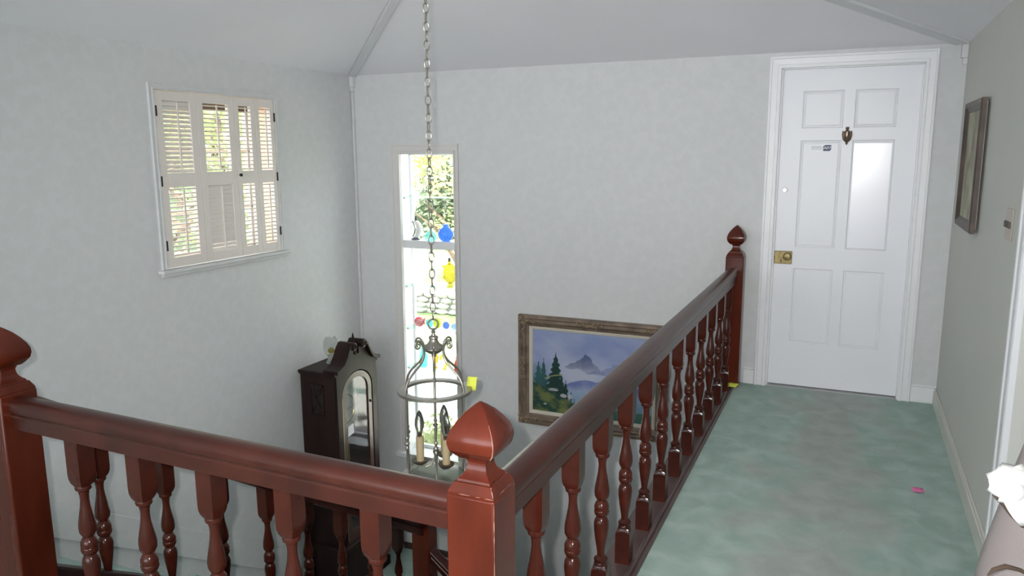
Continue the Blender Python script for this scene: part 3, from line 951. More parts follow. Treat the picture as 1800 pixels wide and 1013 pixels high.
def ringmesh(r0, r1, z0, z1, n=48):
    mb = MB()
    prof = [(r0, z0), (r1, z0), (r1, z1), (r0, z1)]
    vs, fs = [], []
    for k_ in range(n):
        a = 2 * math.pi * k_ / n
        for r_, z_ in prof:
            vs.append(P(r_, a, z_))
    for k_ in range(n):
        k2 = (k_ + 1) % n
        for j in range(4):
            j2 = (j + 1) % 4
            fs.append((k_ * 4 + j, k2 * 4 + j, k2 * 4 + j2, k_ * 4 + j2))
    mb.add(vs, fs)
    return mb
ringmesh(0.120, 0.152, 0.588, 0.600).build('ring', M['pewter'], ch, 0.002)
ringmesh(0.116, 0.147, 0.224, 0.230).build('base_ring', M['pewter'], ch, 0.001)
gl = MB()
vs, fs = [], []
for k_ in range(40):
    a = 2 * math.pi * k_ / 40
    vs += [P(0.119, a, 0.232), P(0.119, a, 0.586)]
for k_ in range(40):
    k2 = (k_ + 1) % 40
    fs.append((2 * k_, 2 * k2, 2 * k2 + 1, 2 * k_ + 1))
gl.add(vs, fs)
go = gl.build('glass_cylinder', M['lantern_glass'], ch)
MB().lathe([(0.001, 0.2305), (0.116, 0.2305), (0.116, 0.2335), (0.001, 0.2335)], (LX, LY, 0), 40).build('base_glass', M['lantern_glass'], ch)
MB().lathe([(0.0055, 0.745), (0.0055, 0.345), (0.010, 0.340), (0.014, 0.330), (0.010, 0.318), (0.004, 0.300), (0.006, 0.290), (0.002, 0.280)], (LX, LY, 0), 10).build('stem', M['pewter'], ch)
lat = Vector((_cy, _sy, 0)); dpt = Vector((-_sy, _cy, 0))
for (dl, dd) in ((-0.064, -0.012), (0.046, -0.050), (0.030, 0.060)):
    cpos = Vector((LX, LY, 0)) + lat * dl + dpt * dd
    cn = MB().lathe([(0.0158, 0.296), (0.0160, 0.40), (0.0105, 0.402)], cpos, 16).build('candle_sleeve', M['candle'], ch)
    MB().lathe([(0.003, 0.276), (0.016, 0.280), (0.031, 0.291), (0.034, 0.298), (0.031, 0.299), (0.014, 0.292)], cpos, 20).build('drip_pan', M['bronze'], cn)
    MB().lathe([(0.0095, 0.400), (0.0100, 0.412), (0.0110, 0.420)], cpos, 14).build('socket', M['bronze'], cn)
    MB().lathe([(0.0100, 0.418), (0.0145, 0.428), (0.0190, 0.443), (0.0200, 0.456), (0.0180, 0.473), (0.0130, 0.491), (0.0075, 0.504), (0.0020, 0.511)], cpos, 16).build('bulb', M['bulb'], cn)
    q = cpos - Vector((LX, LY, 0))
    am = MB().tube([(cpos.x, cpos.y, 0.280), (cpos.x - q.x * 0.3, cpos.y - q.y * 0.3, 0.266), (LX + q.x * 0.3, LY + q.y * 0.3, 0.275), (LX + q.x * 0.05, LY + q.y * 0.05, 0.315)], 0.0035, 7)
    am.build('candle_arm', M['pewter'], ch)

# ------------------------------------------------------------------ longcase clock
CX0, CX1, CY0, CY1 = XL + 0.018, -3.895, -0.825, -0.315
CM = (CY0 + CY1) / 2
ck = thing('longcase_clock', 'dark wooden longcase clock with arched glass door and scrolled pediment', 'clock', ((CX0 + CX1) / 2, CM, ZLAND))
W_ = M['clockwood']
MB().box((CX0, CY0 - 0.03, ZLAND + 0.06), (CX1 + 0.03, CY1 + 0.03, -1.42)).box((CX0, CY0 - 0.045, ZLAND), (CX1 + 0.045, CY1 + 0.045, ZLAND + 0.08)).box((CX0, CY0 - 0.04, -1.44), (CX1 + 0.04, CY1 + 0.04, -1.40)).build('plinth', W_, ck, 0.006)
# hollow case: back, sides, rear top
MB().box((CX0, CY0, -1.42), (CX0 + 0.02, CY1, -0.06)).build('back_panel', W_, ck, 0.003)
sa = MB().box((CX0 + 0.02, CY0, -1.42), (CX1 - 0.03, CY0 + 0.022, -0.06)).build('side_panel', W_, ck, 0.003)
MB().box((CX0 + 0.10, CY0 - 0.002, -0.36), (CX0 + 0.20, CY0 + 0.001, -0.14)).build('side_window', M['frost'], sa)
fret = MB()
for s_ in (-1, 1):
    fret.tube([(CX0 + 0.15 + s_ * 0.05, CY0 - 0.004, -0.36), (CX0 + 0.15, CY0 - 0.004, -0.25), (CX0 + 0.15 + s_ * 0.05, CY0 - 0.004, -0.14)], 0.006, 6)
fret.box((CX0 + 0.09, CY0 - 0.008, -0.37), (CX0 + 0.10, CY0, -0.13)).box((CX0 + 0.20, CY0 - 0.008, -0.37), (CX0 + 0.21, CY0, -0.13)).box((CX0 + 0.09, CY0 - 0.008, -0.14), (CX0 + 0.21, CY0, -0.13)).box((CX0 + 0.09, CY0 - 0.008, -0.37), (CX0 + 0.21, CY0, -0.36))
fret.build('fretwork', W_, sa)
MB().box((CX0 + 0.02, CY1 - 0.022, -1.42), (CX1 - 0.03, CY1, -0.06)).build('side_panel', W_, ck, 0.003)
MB().box((CX0, CY0 - 0.018, -0.06), (CX1 - 0.012, CY1 + 0.018, -0.028)).box((CX0, CY0 - 0.028, -0.045), (CX1 - 0.012, CY1 + 0.028, -0.030)).build('top_board', W_, ck, 0.004)
# front board with arched opening
def archpts(yc, hw, zspring, rise, n=14):
    return [(yc + hw * math.cos(math.pi * k / n), zspring + rise * math.sin(math.pi * k / n)) for k in range(n + 1)]
front = MB()
hw_o, zs_o, ri_o = 0.195, -0.235, 0.165
outer_z0 = -1.42
# pediment outline (swan neck) from left bottom corner round to right bottom corner
LA = [(CY0 - 0.02, -0.060), (CY0 - 0.02, -0.035)]
neckL = [(CY0 + 0.02, -0.028), (CY0 + 0.07, -0.005), (CY0 + 0.11, 0.045), (CY0 + 0.14, 0.100), (CY0 + 0.175, 0.135), (CY0 + 0.205, 0.135), (CY0 + 0.222, 0.110), (CY0 + 0.220, 0.060), (CM - 0.016, 0.055)]
neckR = [(2 * CM - p[0], p[1]) for p in neckL[::-1]]
RA_ = [(2 * CM - p[0], p[1]) for p in LA[::-1]]
top = LA + neckL + neckR + RA_
arch = archpts(CM, hw_o, zs_o, ri_o)          # from right to left over the top
poly = top + [(CY1, -0.06), (CY1, outer_z0), (CM + hw_o, outer_z0)] + arch + [(CM - hw_o, outer_z0), (CY0, outer_z0), (CY0, -0.06)]
front.extrude(poly, lambda p: (CX1 - 0.03, p[0], p[1]), lambda p: (CX1, p[0], p[1]))
front.build('front_board', W_, ck, 0.002, ang=30)
# projecting swan-neck mouldings with rosettes
for s_ in (-1, 1):
    mo = MB()
    path = [(CM + s_ * (CM - p[0]) if s_ < 0 else 2 * CM - p[0], p[1]) for p in LA[1:] + neckL[:6]]
    if s_ < 0:
        path = LA[1:] + neckL[:6]
    pr0 = [(y, z) for y, z in path]
    up_ = [(y, z + 0.024) for y, z in path]
    mo.extrude(pr0 + up_[::-1], lambda p: (CX1 - 0.10, p[0], p[1]), lambda p: (CX1 + 0.030, p[0], p[1]))
    yq = CM + s_ * (CM - (CY0 + 0.195))
    mo.lathe([(0.004, -0.10), (0.026, -0.10), (0.030, 0.0), (0.030, 0.034), (0.020, 0.038), (0.012, 0.030), (0.004, 0.034)], n=18, M=Matrix.Translation((CX1, CM + s_ * 0.060, 0.128)) @ Matrix.Rotation(R(90), 4, 'Y'))
    mo.build('pediment_scroll', W_, ck, ang=40)
MB().lathe([(0.022, 0.05), (0.024, 0.075), (0.012, 0.085), (0.020, 0.100), (0.022, 0.112), (0.014, 0.128), (0.008, 0.140), (0.009, 0.150), (0.006, 0.165), (0.009, 0.185), (0.006, 0.205), (0.001, 0.222)], (CX1 - 0.02, CM - 0.005, 0.0), 14).build('turned_finial', W_, ck)
# arched door frame + glass
cdoor = MB()
hw_i = 0.142
inner = archpts(CM, hw_i, zs_o, 0.113)
outr = archpts(CM, 0.186, zs_o, 0.156)
poly = [(CM + 0.186, -1.40)] + outr + [(CM - 0.186, -1.40), (CM - hw_i, -1.40), (CM - hw_i, -1.35)] + inner[::-1] + [(CM + hw_i, -1.35), (CM - hw_i, -1.3501), (CM - hw_i, -1.40)]
# frame assembled from strips so the outline stays clean
n_ = len(outr)
for i in range(n_ - 1):
    q = [outr[i], outr[i + 1], inner[i + 1], inner[i]]
    cdoor.extrude(q, lambda p: (CX1 - 0.024, p[0], p[1]), lambda p: (CX1 - 0.004, p[0], p[1]))
cdoor.box((CX1 - 0.024, CM + hw_i, -1.40), (CX1 - 0.004, CM + 0.186, zs_o)).box((CX1 - 0.024, CM - 0.186, -1.40), (CX1 - 0.004, CM - hw_i, zs_o)).box((CX1 - 0.024, CM - hw_i, -1.40), (CX1 - 0.004, CM + hw_i, -1.32))
cdo = cdoor.build('clock_door', mat('door_walnut', (0.075, 0.035, 0.026), 0.35, var=0.3, vscale=9, coat=0.2), ck, ang=40)
bd = MB()
bd.tube([(CX1 - 0.004, CM - 0.190, -1.38), (CX1 - 0.004, CM - 0.190, -0.24)], 0.0035, 6)
bd.build('brass_edge', M['brass2'], cdo)
gp = MB()
gpoly = [(CM + hw_i, -1.32)] + inner + [(CM - hw_i, -1.32)]
gp.extrude(gpoly, lambda p: (CX1 - 0.016, p[0], p[1]), lambda p: (CX1 - 0.013, p[0], p[1]))
gp.build('door_glass', M['clear'], cdo)
MB().ball((CX1 - 0.0, CM + 0.165, -0.36), (0.008, 0.006, 0.012), 8, 6).build('door_catch', M['iron'], cdo)
# dial, bezel, hands, chime tubes
XD = CX0 + 0.20
dl = MB()
dpoly = [(CM + 0.16, -0.56)] + archpts(CM, 0.16, -0.25, 0.14) + [(CM - 0.16, -0.56)]
dl.extrude(dpoly, lambda p: (XD - 0.012, p[0], p[1]), lambda p: (XD, p[0], p[1]))
do = dl.build('dial', mat('dial_silver', (0.55, 0.56, 0.52), 0.45, metal=0.2, var=0.05), ck)
MB().tube([(XD + 0.002, CM + 0.118 * math.cos(2 * math.pi * k / 36), -0.40 + 0.118 * math.sin(2 * math.pi * k / 36)) for k in range(36)], 0.006, 6, True).build('chapter_ring', M['brass2'], do)
MB().box((XD + 0.008, CM - 0.004, -0.40), (XD + 0.010, CM + 0.004, -0.31)).box((XD + 0.008, CM - 0.003, -0.404), (XD + 0.010, CM + 0.075, -0.397)).build('hands', M['iron'], do)
for dy in (-0.10, -0.065, 0.03, 0.07):
    MB().lathe([(0.006, -1.05), (0.008, -1.04), (0.008, -0.60), (0.006, -0.59)], (XD - 0.03, CM + dy, 0), 10).build('chime_tube', M['brass2'], ck)
MB().lathe([(0.004, 0.0), (0.060, 0.004), (0.060, 0.012), (0.004, 0.018)], n=24, M=Matrix.Translation((XD - 0.07, CM, -1.17)) @ Matrix.Rotation(R(90), 4, 'Y')).box((XD - 0.066, CM - 0.006, -1.17), (XD - 0.062, CM + 0.006, -0.56)).build('pendulum', M['brass2'], ck)
# notes stuck on the clock glass
nt_ = MB().box((CX1 - 0.004, -0.0, -0.0), (CX1 - 0.002, 0.0, 0.0))
n1 = MB()
n1.extrude([(-0.035, -0.045), (0.040, -0.035), (0.036, 0.045), (-0.034, 0.030)], lambda p: (CX1 - 0.0125, CM - 0.092 + p[0], -0.515 + p[1]), lambda p: (CX1 - 0.0105, CM - 0.092 + p[0], -0.515 + p[1]))
tag(n1.build('paper_note', M['paper_w']), 'small pale paper note stuck on the clock glass', 'note')
# glass ornament on top of the clock
gx, gy, gz = -4.10, -0.60, -0.028
orn = thing('glass_ornament', 'clear glass ornament with yellow heart on a white foot, on top of the clock', 'ornament', (gx, gy, gz))
MB().lathe([(0.042, 0.0), (0.044, 0.006), (0.030, 0.030), (0.026, 0.050), (0.032, 0.060)], (gx, gy, gz), 18).build('foot', M['g_white'], orn)
MB().ball((gx, gy, gz + 0.098), (0.026, 0.026, 0.024)).build('yellow_core', M['g_yellow'], orn)
bo = MB()
prof = [(0.030, 0.058), (0.046, 0.080), (0.052, 0.105), (0.054, 0.135), (0.052, 0.165), (0.042, 0.190), (0.026, 0.204)]
vs, fs = [], []
N_ = 30
for r_, z_ in prof:
    for k in range(N_):
        a = 2 * math.pi * k / N_
        q = 1 + 0.10 * math.cos(5 * a)
        vs.append((gx + r_ * q * math.cos(a), gy + r_ * q * math.sin(a), gz + z_ + (0.006 * math.cos(5 * a) if z_ > 0.18 else 0)))
for i in range(len(prof) - 1):
    for k in range(N_):
        k2 = (k + 1) % N_
        fs.append((i * N_ + k, i * N_ + k2, (i + 1) * N_ + k2, (i + 1) * N_ + k))
bo.add(vs, fs)
o_ = bo.build('flared_bowl', M['bowl'], orn)

# ------------------------------------------------------------------ landscape painting
PX0, PX1, PZ0, PZ1 = -2.794, -1.655, -0.504, 0.347
pt = thing('framed_painting', 'mountain lake landscape painting in a carved brown-gold frame with pale liner', 'painting', ((PX0 + PX1) / 2, 0.0, PZ0))
def frame_piece(mb, x0, x1, z0, z1, prof, side):
    """mitred moulding: prof = [(inset, depth)]"""
    def pt_at(ins, dep, e):
        if side == 'l':
            return (x0 + ins, -dep, (z0 + ins) if e == 0 else (z1 - ins))
        if side == 'r':
            return (x1 - ins, -dep, (z1 - ins) if e == 0 else (z0 + ins))
        if side == 't':
            return ((x0 + ins) if e == 0 else (x1 - ins), -dep, z1 - ins)
        return ((x1 - ins) if e == 0 else (x0 + ins), -dep, z0 + ins)
    mb.extrude(prof, lambda p: pt_at(p[0], p[1], 0), lambda p: pt_at(p[0], p[1], 1))
    return mb
prof = [(0.0, 0.002), (0.0, 0.038), (0.006, 0.046), (0.022, 0.048), (0.030, 0.040), (0.036, 0.043), (0.048, 0.050), (0.058, 0.044), (0.066, 0.032), (0.076, 0.030), (0.084, 0.026), (0.086, 0.002)]
for s_ in 'lrtb':
    frame_piece(MB(), PX0, PX1, PZ0, PZ1, prof, s_).build('frame_moulding', M['frame'], pt, ang=25)
lprof = [(0.082, 0.004), (0.082, 0.024), (0.090, 0.026), (0.106, 0.020), (0.110, 0.012), (0.110, 0.004)]
for s_ in 'lrtb':
    frame_piece(MB(), PX0, PX1, PZ0, PZ1, lprof, s_).build('liner', M['liner'], pt, ang=25)
orn_r = random.Random(11)
def carving(cx, cz, dx, dz, n):
    mb = MB()
    for k in range(n):
        mb.ball((cx + orn_r.uniform(-dx, dx), -0.044 + orn_r.uniform(-0.004, 0.004), cz + orn_r.uniform(-dz, dz)), (orn_r.uniform(0.008, 0.014), 0.010, orn_r.uniform(0.006, 0.012)), 7, 5)
    return mb
for cx in (PX0 + 0.042, PX1 - 0.042):
    for cz in (PZ0 + 0.042, PZ1 - 0.042):
        mb = carving(cx, cz, 0.032, 0.032, 22)
        sx = 1 if cx < -2.2 else -1
        sz = 1 if cz < 0 else -1
        for k in range(8):
            mb.ball((cx + sx * (0.03 + 0.018 * k), -0.046, cz + 0.010 * math.sin(k * 1.7)), (0.011, 0.008, 0.007), 6, 4)
            mb.ball((cx + 0.010 * math.sin(k * 1.7), -0.046, cz + sz * (0.03 + 0.018 * k)), (0.007, 0.008, 0.011), 6, 4)
        mb.build('corner_carving', M['frame2'], pt)
for (cx, cz, dx, dz) in (((PX0 + PX1) / 2, PZ1 - 0.042, 0.11, 0.014), ((PX0 + PX1) / 2, PZ0 + 0.042, 0.11, 0.014), (PX0 + 0.042, (PZ0 + PZ1) / 2, 0.014, 0.10), (PX1 - 0.042, (PZ0 + PZ1) / 2, 0.014, 0.10)):
    carving(cx, cz, dx, dz, 26).build('centre_carving', M['frame2'], pt)
# canvas: painted colours on a fine grid
def fbm(x, y, s, seed=0.0):
    v, a = 0.0, 0.5
    for o in range(4):
        v += a * mnoise.noise(Vector((x * s, y * s, seed)))
        s *= 2.1
        a *= 0.5
    return v
def lerp(a, b, t):
    t = max(0.0, min(1.0, t))
    return tuple(a[i] + (b[i] - a[i]) * t for i in range(3))
def paint(u, v):
    n1_ = fbm(u, v, 3.0, 1.3)
    n2_ = fbm(u, v, 9.0, 4.1)
    sky = lerp((0.30, 0.38, 0.66), (0.52, 0.57, 0.78), 0.5 + 1.3 * n1_)
    sky = lerp(sky, (0.17, 0.25, 0.58), 1.6 * fbm(u, v, 2.2, 8.0) - 0.05 + 0.25 * (v - 0.7))
    c = sky
    # hazy white valley and mountain
    c = lerp(c, (0.58, 0.62, 0.78), 1.5 * math.exp(-((u - 0.42) ** 2 / 0.03 + (v - 0.50) ** 2 / 0.02)))
    ridge = 0.74 - 1.05 * abs(u - 0.455) - 0.10 * max(0, u - 0.5) + 0.10 * n2_
    if v < ridge and v > 0.50 + 0.25 * n1_ and u < 0.66:
        c = lerp(c, (0.13, 0.17, 0.32), 0.75 * (v - 0.45) / 0.2 + 0.5 * n2_)
    ridge2 = 0.70 - 0.5 * abs(u - 0.80) + 0.12 * n2_
    if v < ridge2 and v > 0.52:
        c = lerp(c, (0.20, 0.26, 0.48), 0.55)
    low = 0.42 + 0.16 * fbm(u, 0.3, 4.0, 2.2) + 0.12 * (u - 0.5)
    if v < low and u > 0.28:
        c = lerp((0.18, 0.24, 0.52), (0.40, 0.46, 0.66), (low - v) / 0.12 + n2_)
    if v < 0.30 and u > 0.30:                      # lake
        c = lerp((0.36, 0.47, 0.66), (0.20, 0.38, 0.50), (0.30 - v) / 0.2 + 0.6 * n2_)
    # far-left mist green
    c = lerp(c, (0.06, 0.17, 0.19), (0.62 - v) / 0.30 * (1 - u / 0.24) + 0.3 * n2_) if u < 0.24 and v < 0.75 else c
    # pines
    for pu, ptop, pw in ((0.055, 0.62, 0.055), (0.10, 0.66, 0.05), (0.205, 0.74, 0.075), (0.165, 0.50, 0.06), (0.255, 0.50, 0.06), (0.29, 0.42, 0.055), (0.335, 0.30, 0.03), (0.365, 0.24, 0.02), (0.43, 0.22, 0.02)):
        hgt = ptop - v
        if 0 < hgt:
            half = pw * min(1.0, hgt / 0.42) * (0.75 + 0.5 * (0.5 + 0.5 * math.sin(v * 95 + pu * 40)))
            if abs(u - pu) < half * (1 + 0.8 * n2_):
                far = 1.0 if pu < 0.13 else 0.0
                c = lerp((0.018, 0.055, 0.045), (0.05, 0.15, 0.16), 0.75 * far + 0.4 * n2_)
    # grassy bank
    bank = 0.36 - 0.62 * u + 0.07 * n1_ + (0.02 * n2_)
    bank = max(bank, 0.10 + 0.05 * fbm(u, 0.1, 6, 3) if u > 0.5 else bank)
    if v < bank + 0.02:
        c = lerp((0.02, 0.07, 0.06), (0.20, 0.24, 0.08), 0.35 + 2.2 * fbm(u + v, v - u, 8.0, 6.0) + 0.4 * math.exp(-((u - 0.32) ** 2 / 0.02 + (v - 0.14) ** 2 / 0.006)))
        if u > 0.5:
            c = lerp(c, (0.05, 0.22, 0.20), 0.7)
    for ru, rv_, ra, rb in ((0.185, 0.285, 0.040, 0.018), (0.275, 0.225, 0.035, 0.025), (0.325, 0.222, 0.022, 0.028), (0.115, 0.10, 0.018, 0.010), (0.55, 0.12, 0.05, 0.02)):
        if ((u - ru) / ra) ** 2 + ((v - rv_) / rb) ** 2 < 1 + 1.5 * n2_:
            c = lerp((0.60, 0.60, 0.62), (0.30, 0.32, 0.36), 0.4 + 1.6 * n2_)
    if abs(v - (0.44 + 0.35 * (u - 0.14) - 2.4 * (u - 0.2) ** 2)) < 0.007 and 0.11 < u < 0.26:
        c = (0.35, 0.36, 0.18)
    return tuple(max(0.005, k * 0.78) for k in c)
gxN, gzN = 190, 150
ax0, ax1, az0, az1 = PX0 + 0.104, PX1 - 0.104, PZ0 + 0.104, PZ1 - 0.104
vs = [(ax0 + (ax1 - ax0) * i / gxN, -0.012, az0 + (az1 - az0) * j / gzN) for j in range(gzN + 1) for i in range(gxN + 1)]
fs = [(j * (gxN + 1) + i, j * (gxN + 1) + i + 1, (j + 1) * (gxN + 1) + i + 1, (j + 1) * (gxN + 1) + i) for j in range(gzN) for i in range(gxN)]
me = bpy.data.meshes.new('canvas')
me.from_pydata(vs, [], fs)
ca = me.color_attributes.new('paint', 'FLOAT_COLOR', 'POINT')
for j in range(gzN + 1):
    for i in range(gxN + 1):
        ca.data[j * (gxN + 1) + i].color = (*paint(i / gxN, j / gzN), 1)
mp_, nt, b = newmat('oil_paint')
at = nt.nodes.new('ShaderNodeVertexColor'); at.layer_name = 'paint'
nt.links.new(at.outputs['Color'], b.inputs['Base Color'])
b.inputs['Roughness'].default_value = 0.55
b.inputs['Specular IOR Level'].default_value = 0.3
me.materials.append(mp_)
cv = link('canvas', me, pt)
sd = cv.modifiers.new('thick', 'SOLIDIFY'); sd.thickness = 0.008; sd.offset = -1

# ------------------------------------------------------------------ right wall: framed picture, switch plate
fp = thing('framed_picture', 'brown-framed picture hanging on the right wall beyond the door', 'picture', (-0.03, -1.02, 1.17))
FY0, FY1, FZ0, FZ1 = -1.055, -0.475, 1.155, 1.785
def side_piece(mb, side, prof):
    def pt_at(ins, dep, e):
        if side == 'l':
            return (-dep, FY0 + ins, (FZ0 + ins) if e == 0 else (FZ1 - ins))
        if side == 'r':
            return (-dep, FY1 - ins, (FZ1 - ins) if e == 0 else (FZ0 + ins))
        if side == 't':
            return (-dep, (FY0 + ins) if e == 0 else (FY1 - ins), FZ1 - ins)
        return (-dep, (FY1 - ins) if e == 0 else (FY0 + ins), FZ0 + ins)
    mb.extrude(prof, lambda p: pt_at(p[0], p[1], 0), lambda p: pt_at(p[0], p[1], 1))
    return mb
for s_ in 'lrtb':
    side_piece(MB(), s_, [(0.0, 0.016), (0.0, 0.034), (0.008, 0.040), (0.024, 0.040), (0.034, 0.032), (0.050, 0.024), (0.052, 0.016)]).build('frame_moulding', M['frame_r'], fp, ang=30)
MB().box((-0.022, FY0 + 0.045, FZ0 + 0.045), (-0.0165, FY1 - 0.045, FZ1 - 0.045)).build('print', M['print'], fp)
MB().box((-0.0155, FY0 + 0.075, FZ0 + 0.012), (-0.001, FY1 - 0.012, FZ1 - 0.012)).build('backing_board', M['mount'], fp, 0.002)
sp_ = thing('switch_plate', 'tan light switch plate with three dark toggles on the right wall', 'switch', (0.0, -1.82, 1.27))
MB().box((-0.006, -1.885, 1.208), (0.0, -1.755, 1.328)).build('plate', M['plate'], sp_, 0.003)
for k in range(3):
    y = -1.862 + 0.042 * k
    MB().box((-0.014, y - 0.006, 1.256), (-0.005, y + 0.006, 1.280)).build('toggle', M['dark'], sp_, 0.001)

# ------------------------------------------------------------------ sticky notes
def note(name, m, label, c, ux, uy, w, h, curl=0.012):
    c, ux, uy = Vector(c), Vector(ux).normalized(), Vector(uy).normalized()
    nrm = ux.cross(uy)
    mb = MB()
    vs, fs = [], []
    for j in range(5):
        for i in range(4):
            u_, v_ = (i / 3 - 0.5) * w, (0.5 - j / 4) * h
            vs.append(c + ux * u_ + uy * v_ + nrm * (curl * (j / 4) ** 2))
    for j in range(4):
        for i in range(3):
            fs.append((j * 4 + i, j * 4 + i + 1, (j + 1) * 4 + i + 1, (j + 1) * 4 + i))
    mb.add(vs, fs)
    o = mb.build(name, m)
    sd = o.modifiers.new('thick', 'SOLIDIFY'); sd.thickness = 0.0008
    return tag(o, label, 'note')
note('sticky_note', M['paper_y'], 'yellow-green sticky note hanging at the lantern ring', Vector((LX, LY, 0.612)) + lat * 0.150 + dpt * 0.030, lat * 0.9 - dpt * 0.3, (0.1, 0, 1), 0.042, 0.056, 0.008)
note('sticky_note', M['paper_y'], 'yellow sticky note on the wall under the painting', (-2.018, -0.004, -0.480), (1, 0, 0), (0, 0, 1), 0.06, 0.07, 0.012)
note('sticky_note', M['paper_y'], 'yellow sticky note at the foot of the far newel post', (-1.198, -0.172, 0.024), (0.95, -0.2, 0.02), (0.2, 0.9, 0.25), 0.075, 0.060, 0.006)
note('paper_scrap', M['paper_p'], 'small pink paper scrap lying on the green carpet', (-0.187, -1.438, 0.006), (1, 0.1, 0), (-0.1, 1, 0), 0.048, 0.055, 0.003)

# ------------------------------------------------------------------ ornaments on the window shelves
def wx(px_frac):
    return WX0 + (WX1 - WX0) * px_frac
YS = 0.065
RAILZ = 0.862
# pixel columns 703..800 span the opening
def col_x(u):
    return -3.813 + (u - 703) / (797 - 703) * (0.4745) + (-0.030)
def vase(name, label, u, z, prof, m, cat='vase', n=16, y=YS, group='coloured glass on the window shelves'):
    return tag(MB().lathe(prof, (col_x(u), y, z), n).build(name, m), label, cat, group)
# moon-shaped jug on the meeting rail
mj = thing('moon_jug', 'white crescent jug with dark trim on the window rail', 'jug', (col_x(728), YS, RAILZ), 'coloured glass on the window shelves')
jx = col_x(728)
cres = []
for k in range(13):
    a = R(-95 + 190 * k / 12)
    cres.append((jx - 0.030 + 0.052 * math.cos(a), YS, RAILZ + 0.085 + 0.065 * math.sin(a)))
MB().tube(cres, [0.006 + 0.020 * math.sin(math.pi * k / 12) for k in range(13)], 10).build('crescent_body', M['white_cer'], mj)
MB().lathe([(0.034, 0.0), (0.036, 0.008), (0.015, 0.020)], (jx - 0.012, YS, RAILZ), 14).build('foot', M['greyblack'], mj)
MB().lathe([(0.010, 0.140), (0.011, 0.165), (0.014, 0.168), (0.014, 0.174), (0.008, 0.176), (0.009, 0.190), (0.002, 0.192)], (jx - 0.006, YS, RAILZ), 12).build('neck', M['greyblack'], mj)
MB().tube([(cres[0][0] - 0.006, YS, cres[0][2] + 0.006), (cres[3][0] - 0.034, YS, cres[3][2]), (cres[6][0] - 0.040, YS, cres[6][2]), (cres[9][0] - 0.034, YS, cres[9][2] + 0.0), (cres[12][0] - 0.006, YS, cres[12][2] - 0.006)], 0.005, 6).build('inner_trim', M['greyblack'], mj)
vase('squat_bottle', 'squat teal glass bottle behind the chain on the window rail', 753, RAILZ, [(0.030, 0.0), (0.050, 0.010), (0.052, 0.035), (0.040, 0.060), (0.016, 0.075), (0.013, 0.090), (0.018, 0.096)], M['g_teal'], 'bottle')
vase('round_vase', 'round cobalt blue glass vase on the window rail', 780, RAILZ, [(0.024, 0.0), (0.044, 0.010), (0.060, 0.038), (0.062, 0.062), (0.050, 0.092), (0.026, 0.110), (0.020, 0.118), (0.024, 0.130), (0.028, 0.132)], M['g_blue'])
# shelf at 0.495
bk = thing('textured_decanter', 'tall white textured glass decanter with stopper on the middle window shelf', 'bottle', (col_x(728), YS, SHELF[1]), 'coloured glass on the window shelves')
bxx = col_x(728)
MB().box((bxx - 0.042, YS - 0.03, SHELF[1]), (bxx + 0.042, YS + 0.03, SHELF[1] + 0.205)).build('body', M['g_white'], bk, 0.012)
MB().lathe([(0.012, 0.20), (0.012, 0.25), (0.018, 0.254), (0.012, 0.258)], (bxx - 0.010, YS, SHELF[1]), 12).build('neck', M['clear'], bk)
MB().box((bxx - 0.026, YS - 0.012, SHELF[1] + 0.258), (bxx + 0.006, YS + 0.012, SHELF[1] + 0.300)).build('stopper', M['g_white'], bk, 0.004)
dots = MB()
for j in range(6):
    for i in range(3):
        dots.ball((bxx - 0.026 + 0.026 * i, YS - 0.030, SHELF[1] + 0.022 + 0.032 * j), 0.009, 7, 5)
dots.build('raised_dots', M['g_white'], bk)
vase('clear_bottle', 'slim clear glass bottle behind the chain on the middle window shelf', 758, SHELF[1], [(0.018, 0.0), (0.022, 0.006), (0.022, 0.075), (0.010, 0.095), (0.009, 0.140), (0.013, 0.145)], M['frost'], 'bottle')
yb = thing('yellow_fish_bottle', 'yellow flat oval glass bottle with dark stopper on the window shelf', 'bottle', (col_x(786), YS, SHELF[1]), 'coloured glass on the window shelves')
yx = col_x(786)
MB().ball((yx, YS, SHELF[1] + 0.110), (0.064, 0.026, 0.082), 16, 10).build('body', M['g_yellow'], yb)
MB().lathe([(0.026, 0.0), (0.030, 0.006), (0.014, 0.030), (0.016, 0.04)], (yx, YS, SHELF[1]), 14).build('foot', M['g_yellow'], yb)
MB().lathe([(0.013, 0.180), (0.011, 0.205), (0.014, 0.212)], (yx - 0.004, YS, SHELF[1]), 12).build('neck', M['g_yellow'], yb)
MB().lathe([(0.009, 0.206), (0.010, 0.232), (0.004, 0.236)], (yx - 0.004, YS, SHELF[1]), 12).build('stopper', M['greyblack'], yb)
tf = MB()
for s_, zz in ((-1, 0.06), (1, 0.06), (-1, 0.15), (1, 0.15)):
    tf.extrude([(s_ * 0.045, zz), (s_ * 0.078, zz + 0.012), (s_ * 0.050, zz + 0.03)], lambda p: (yx + p[0], YS - 0.004, SHELF[1] + p[1]), lambda p: (yx + p[0], YS + 0.004, SHELF[1] + p[1]))
tf.build('fins', M['g_yellow'], yb)
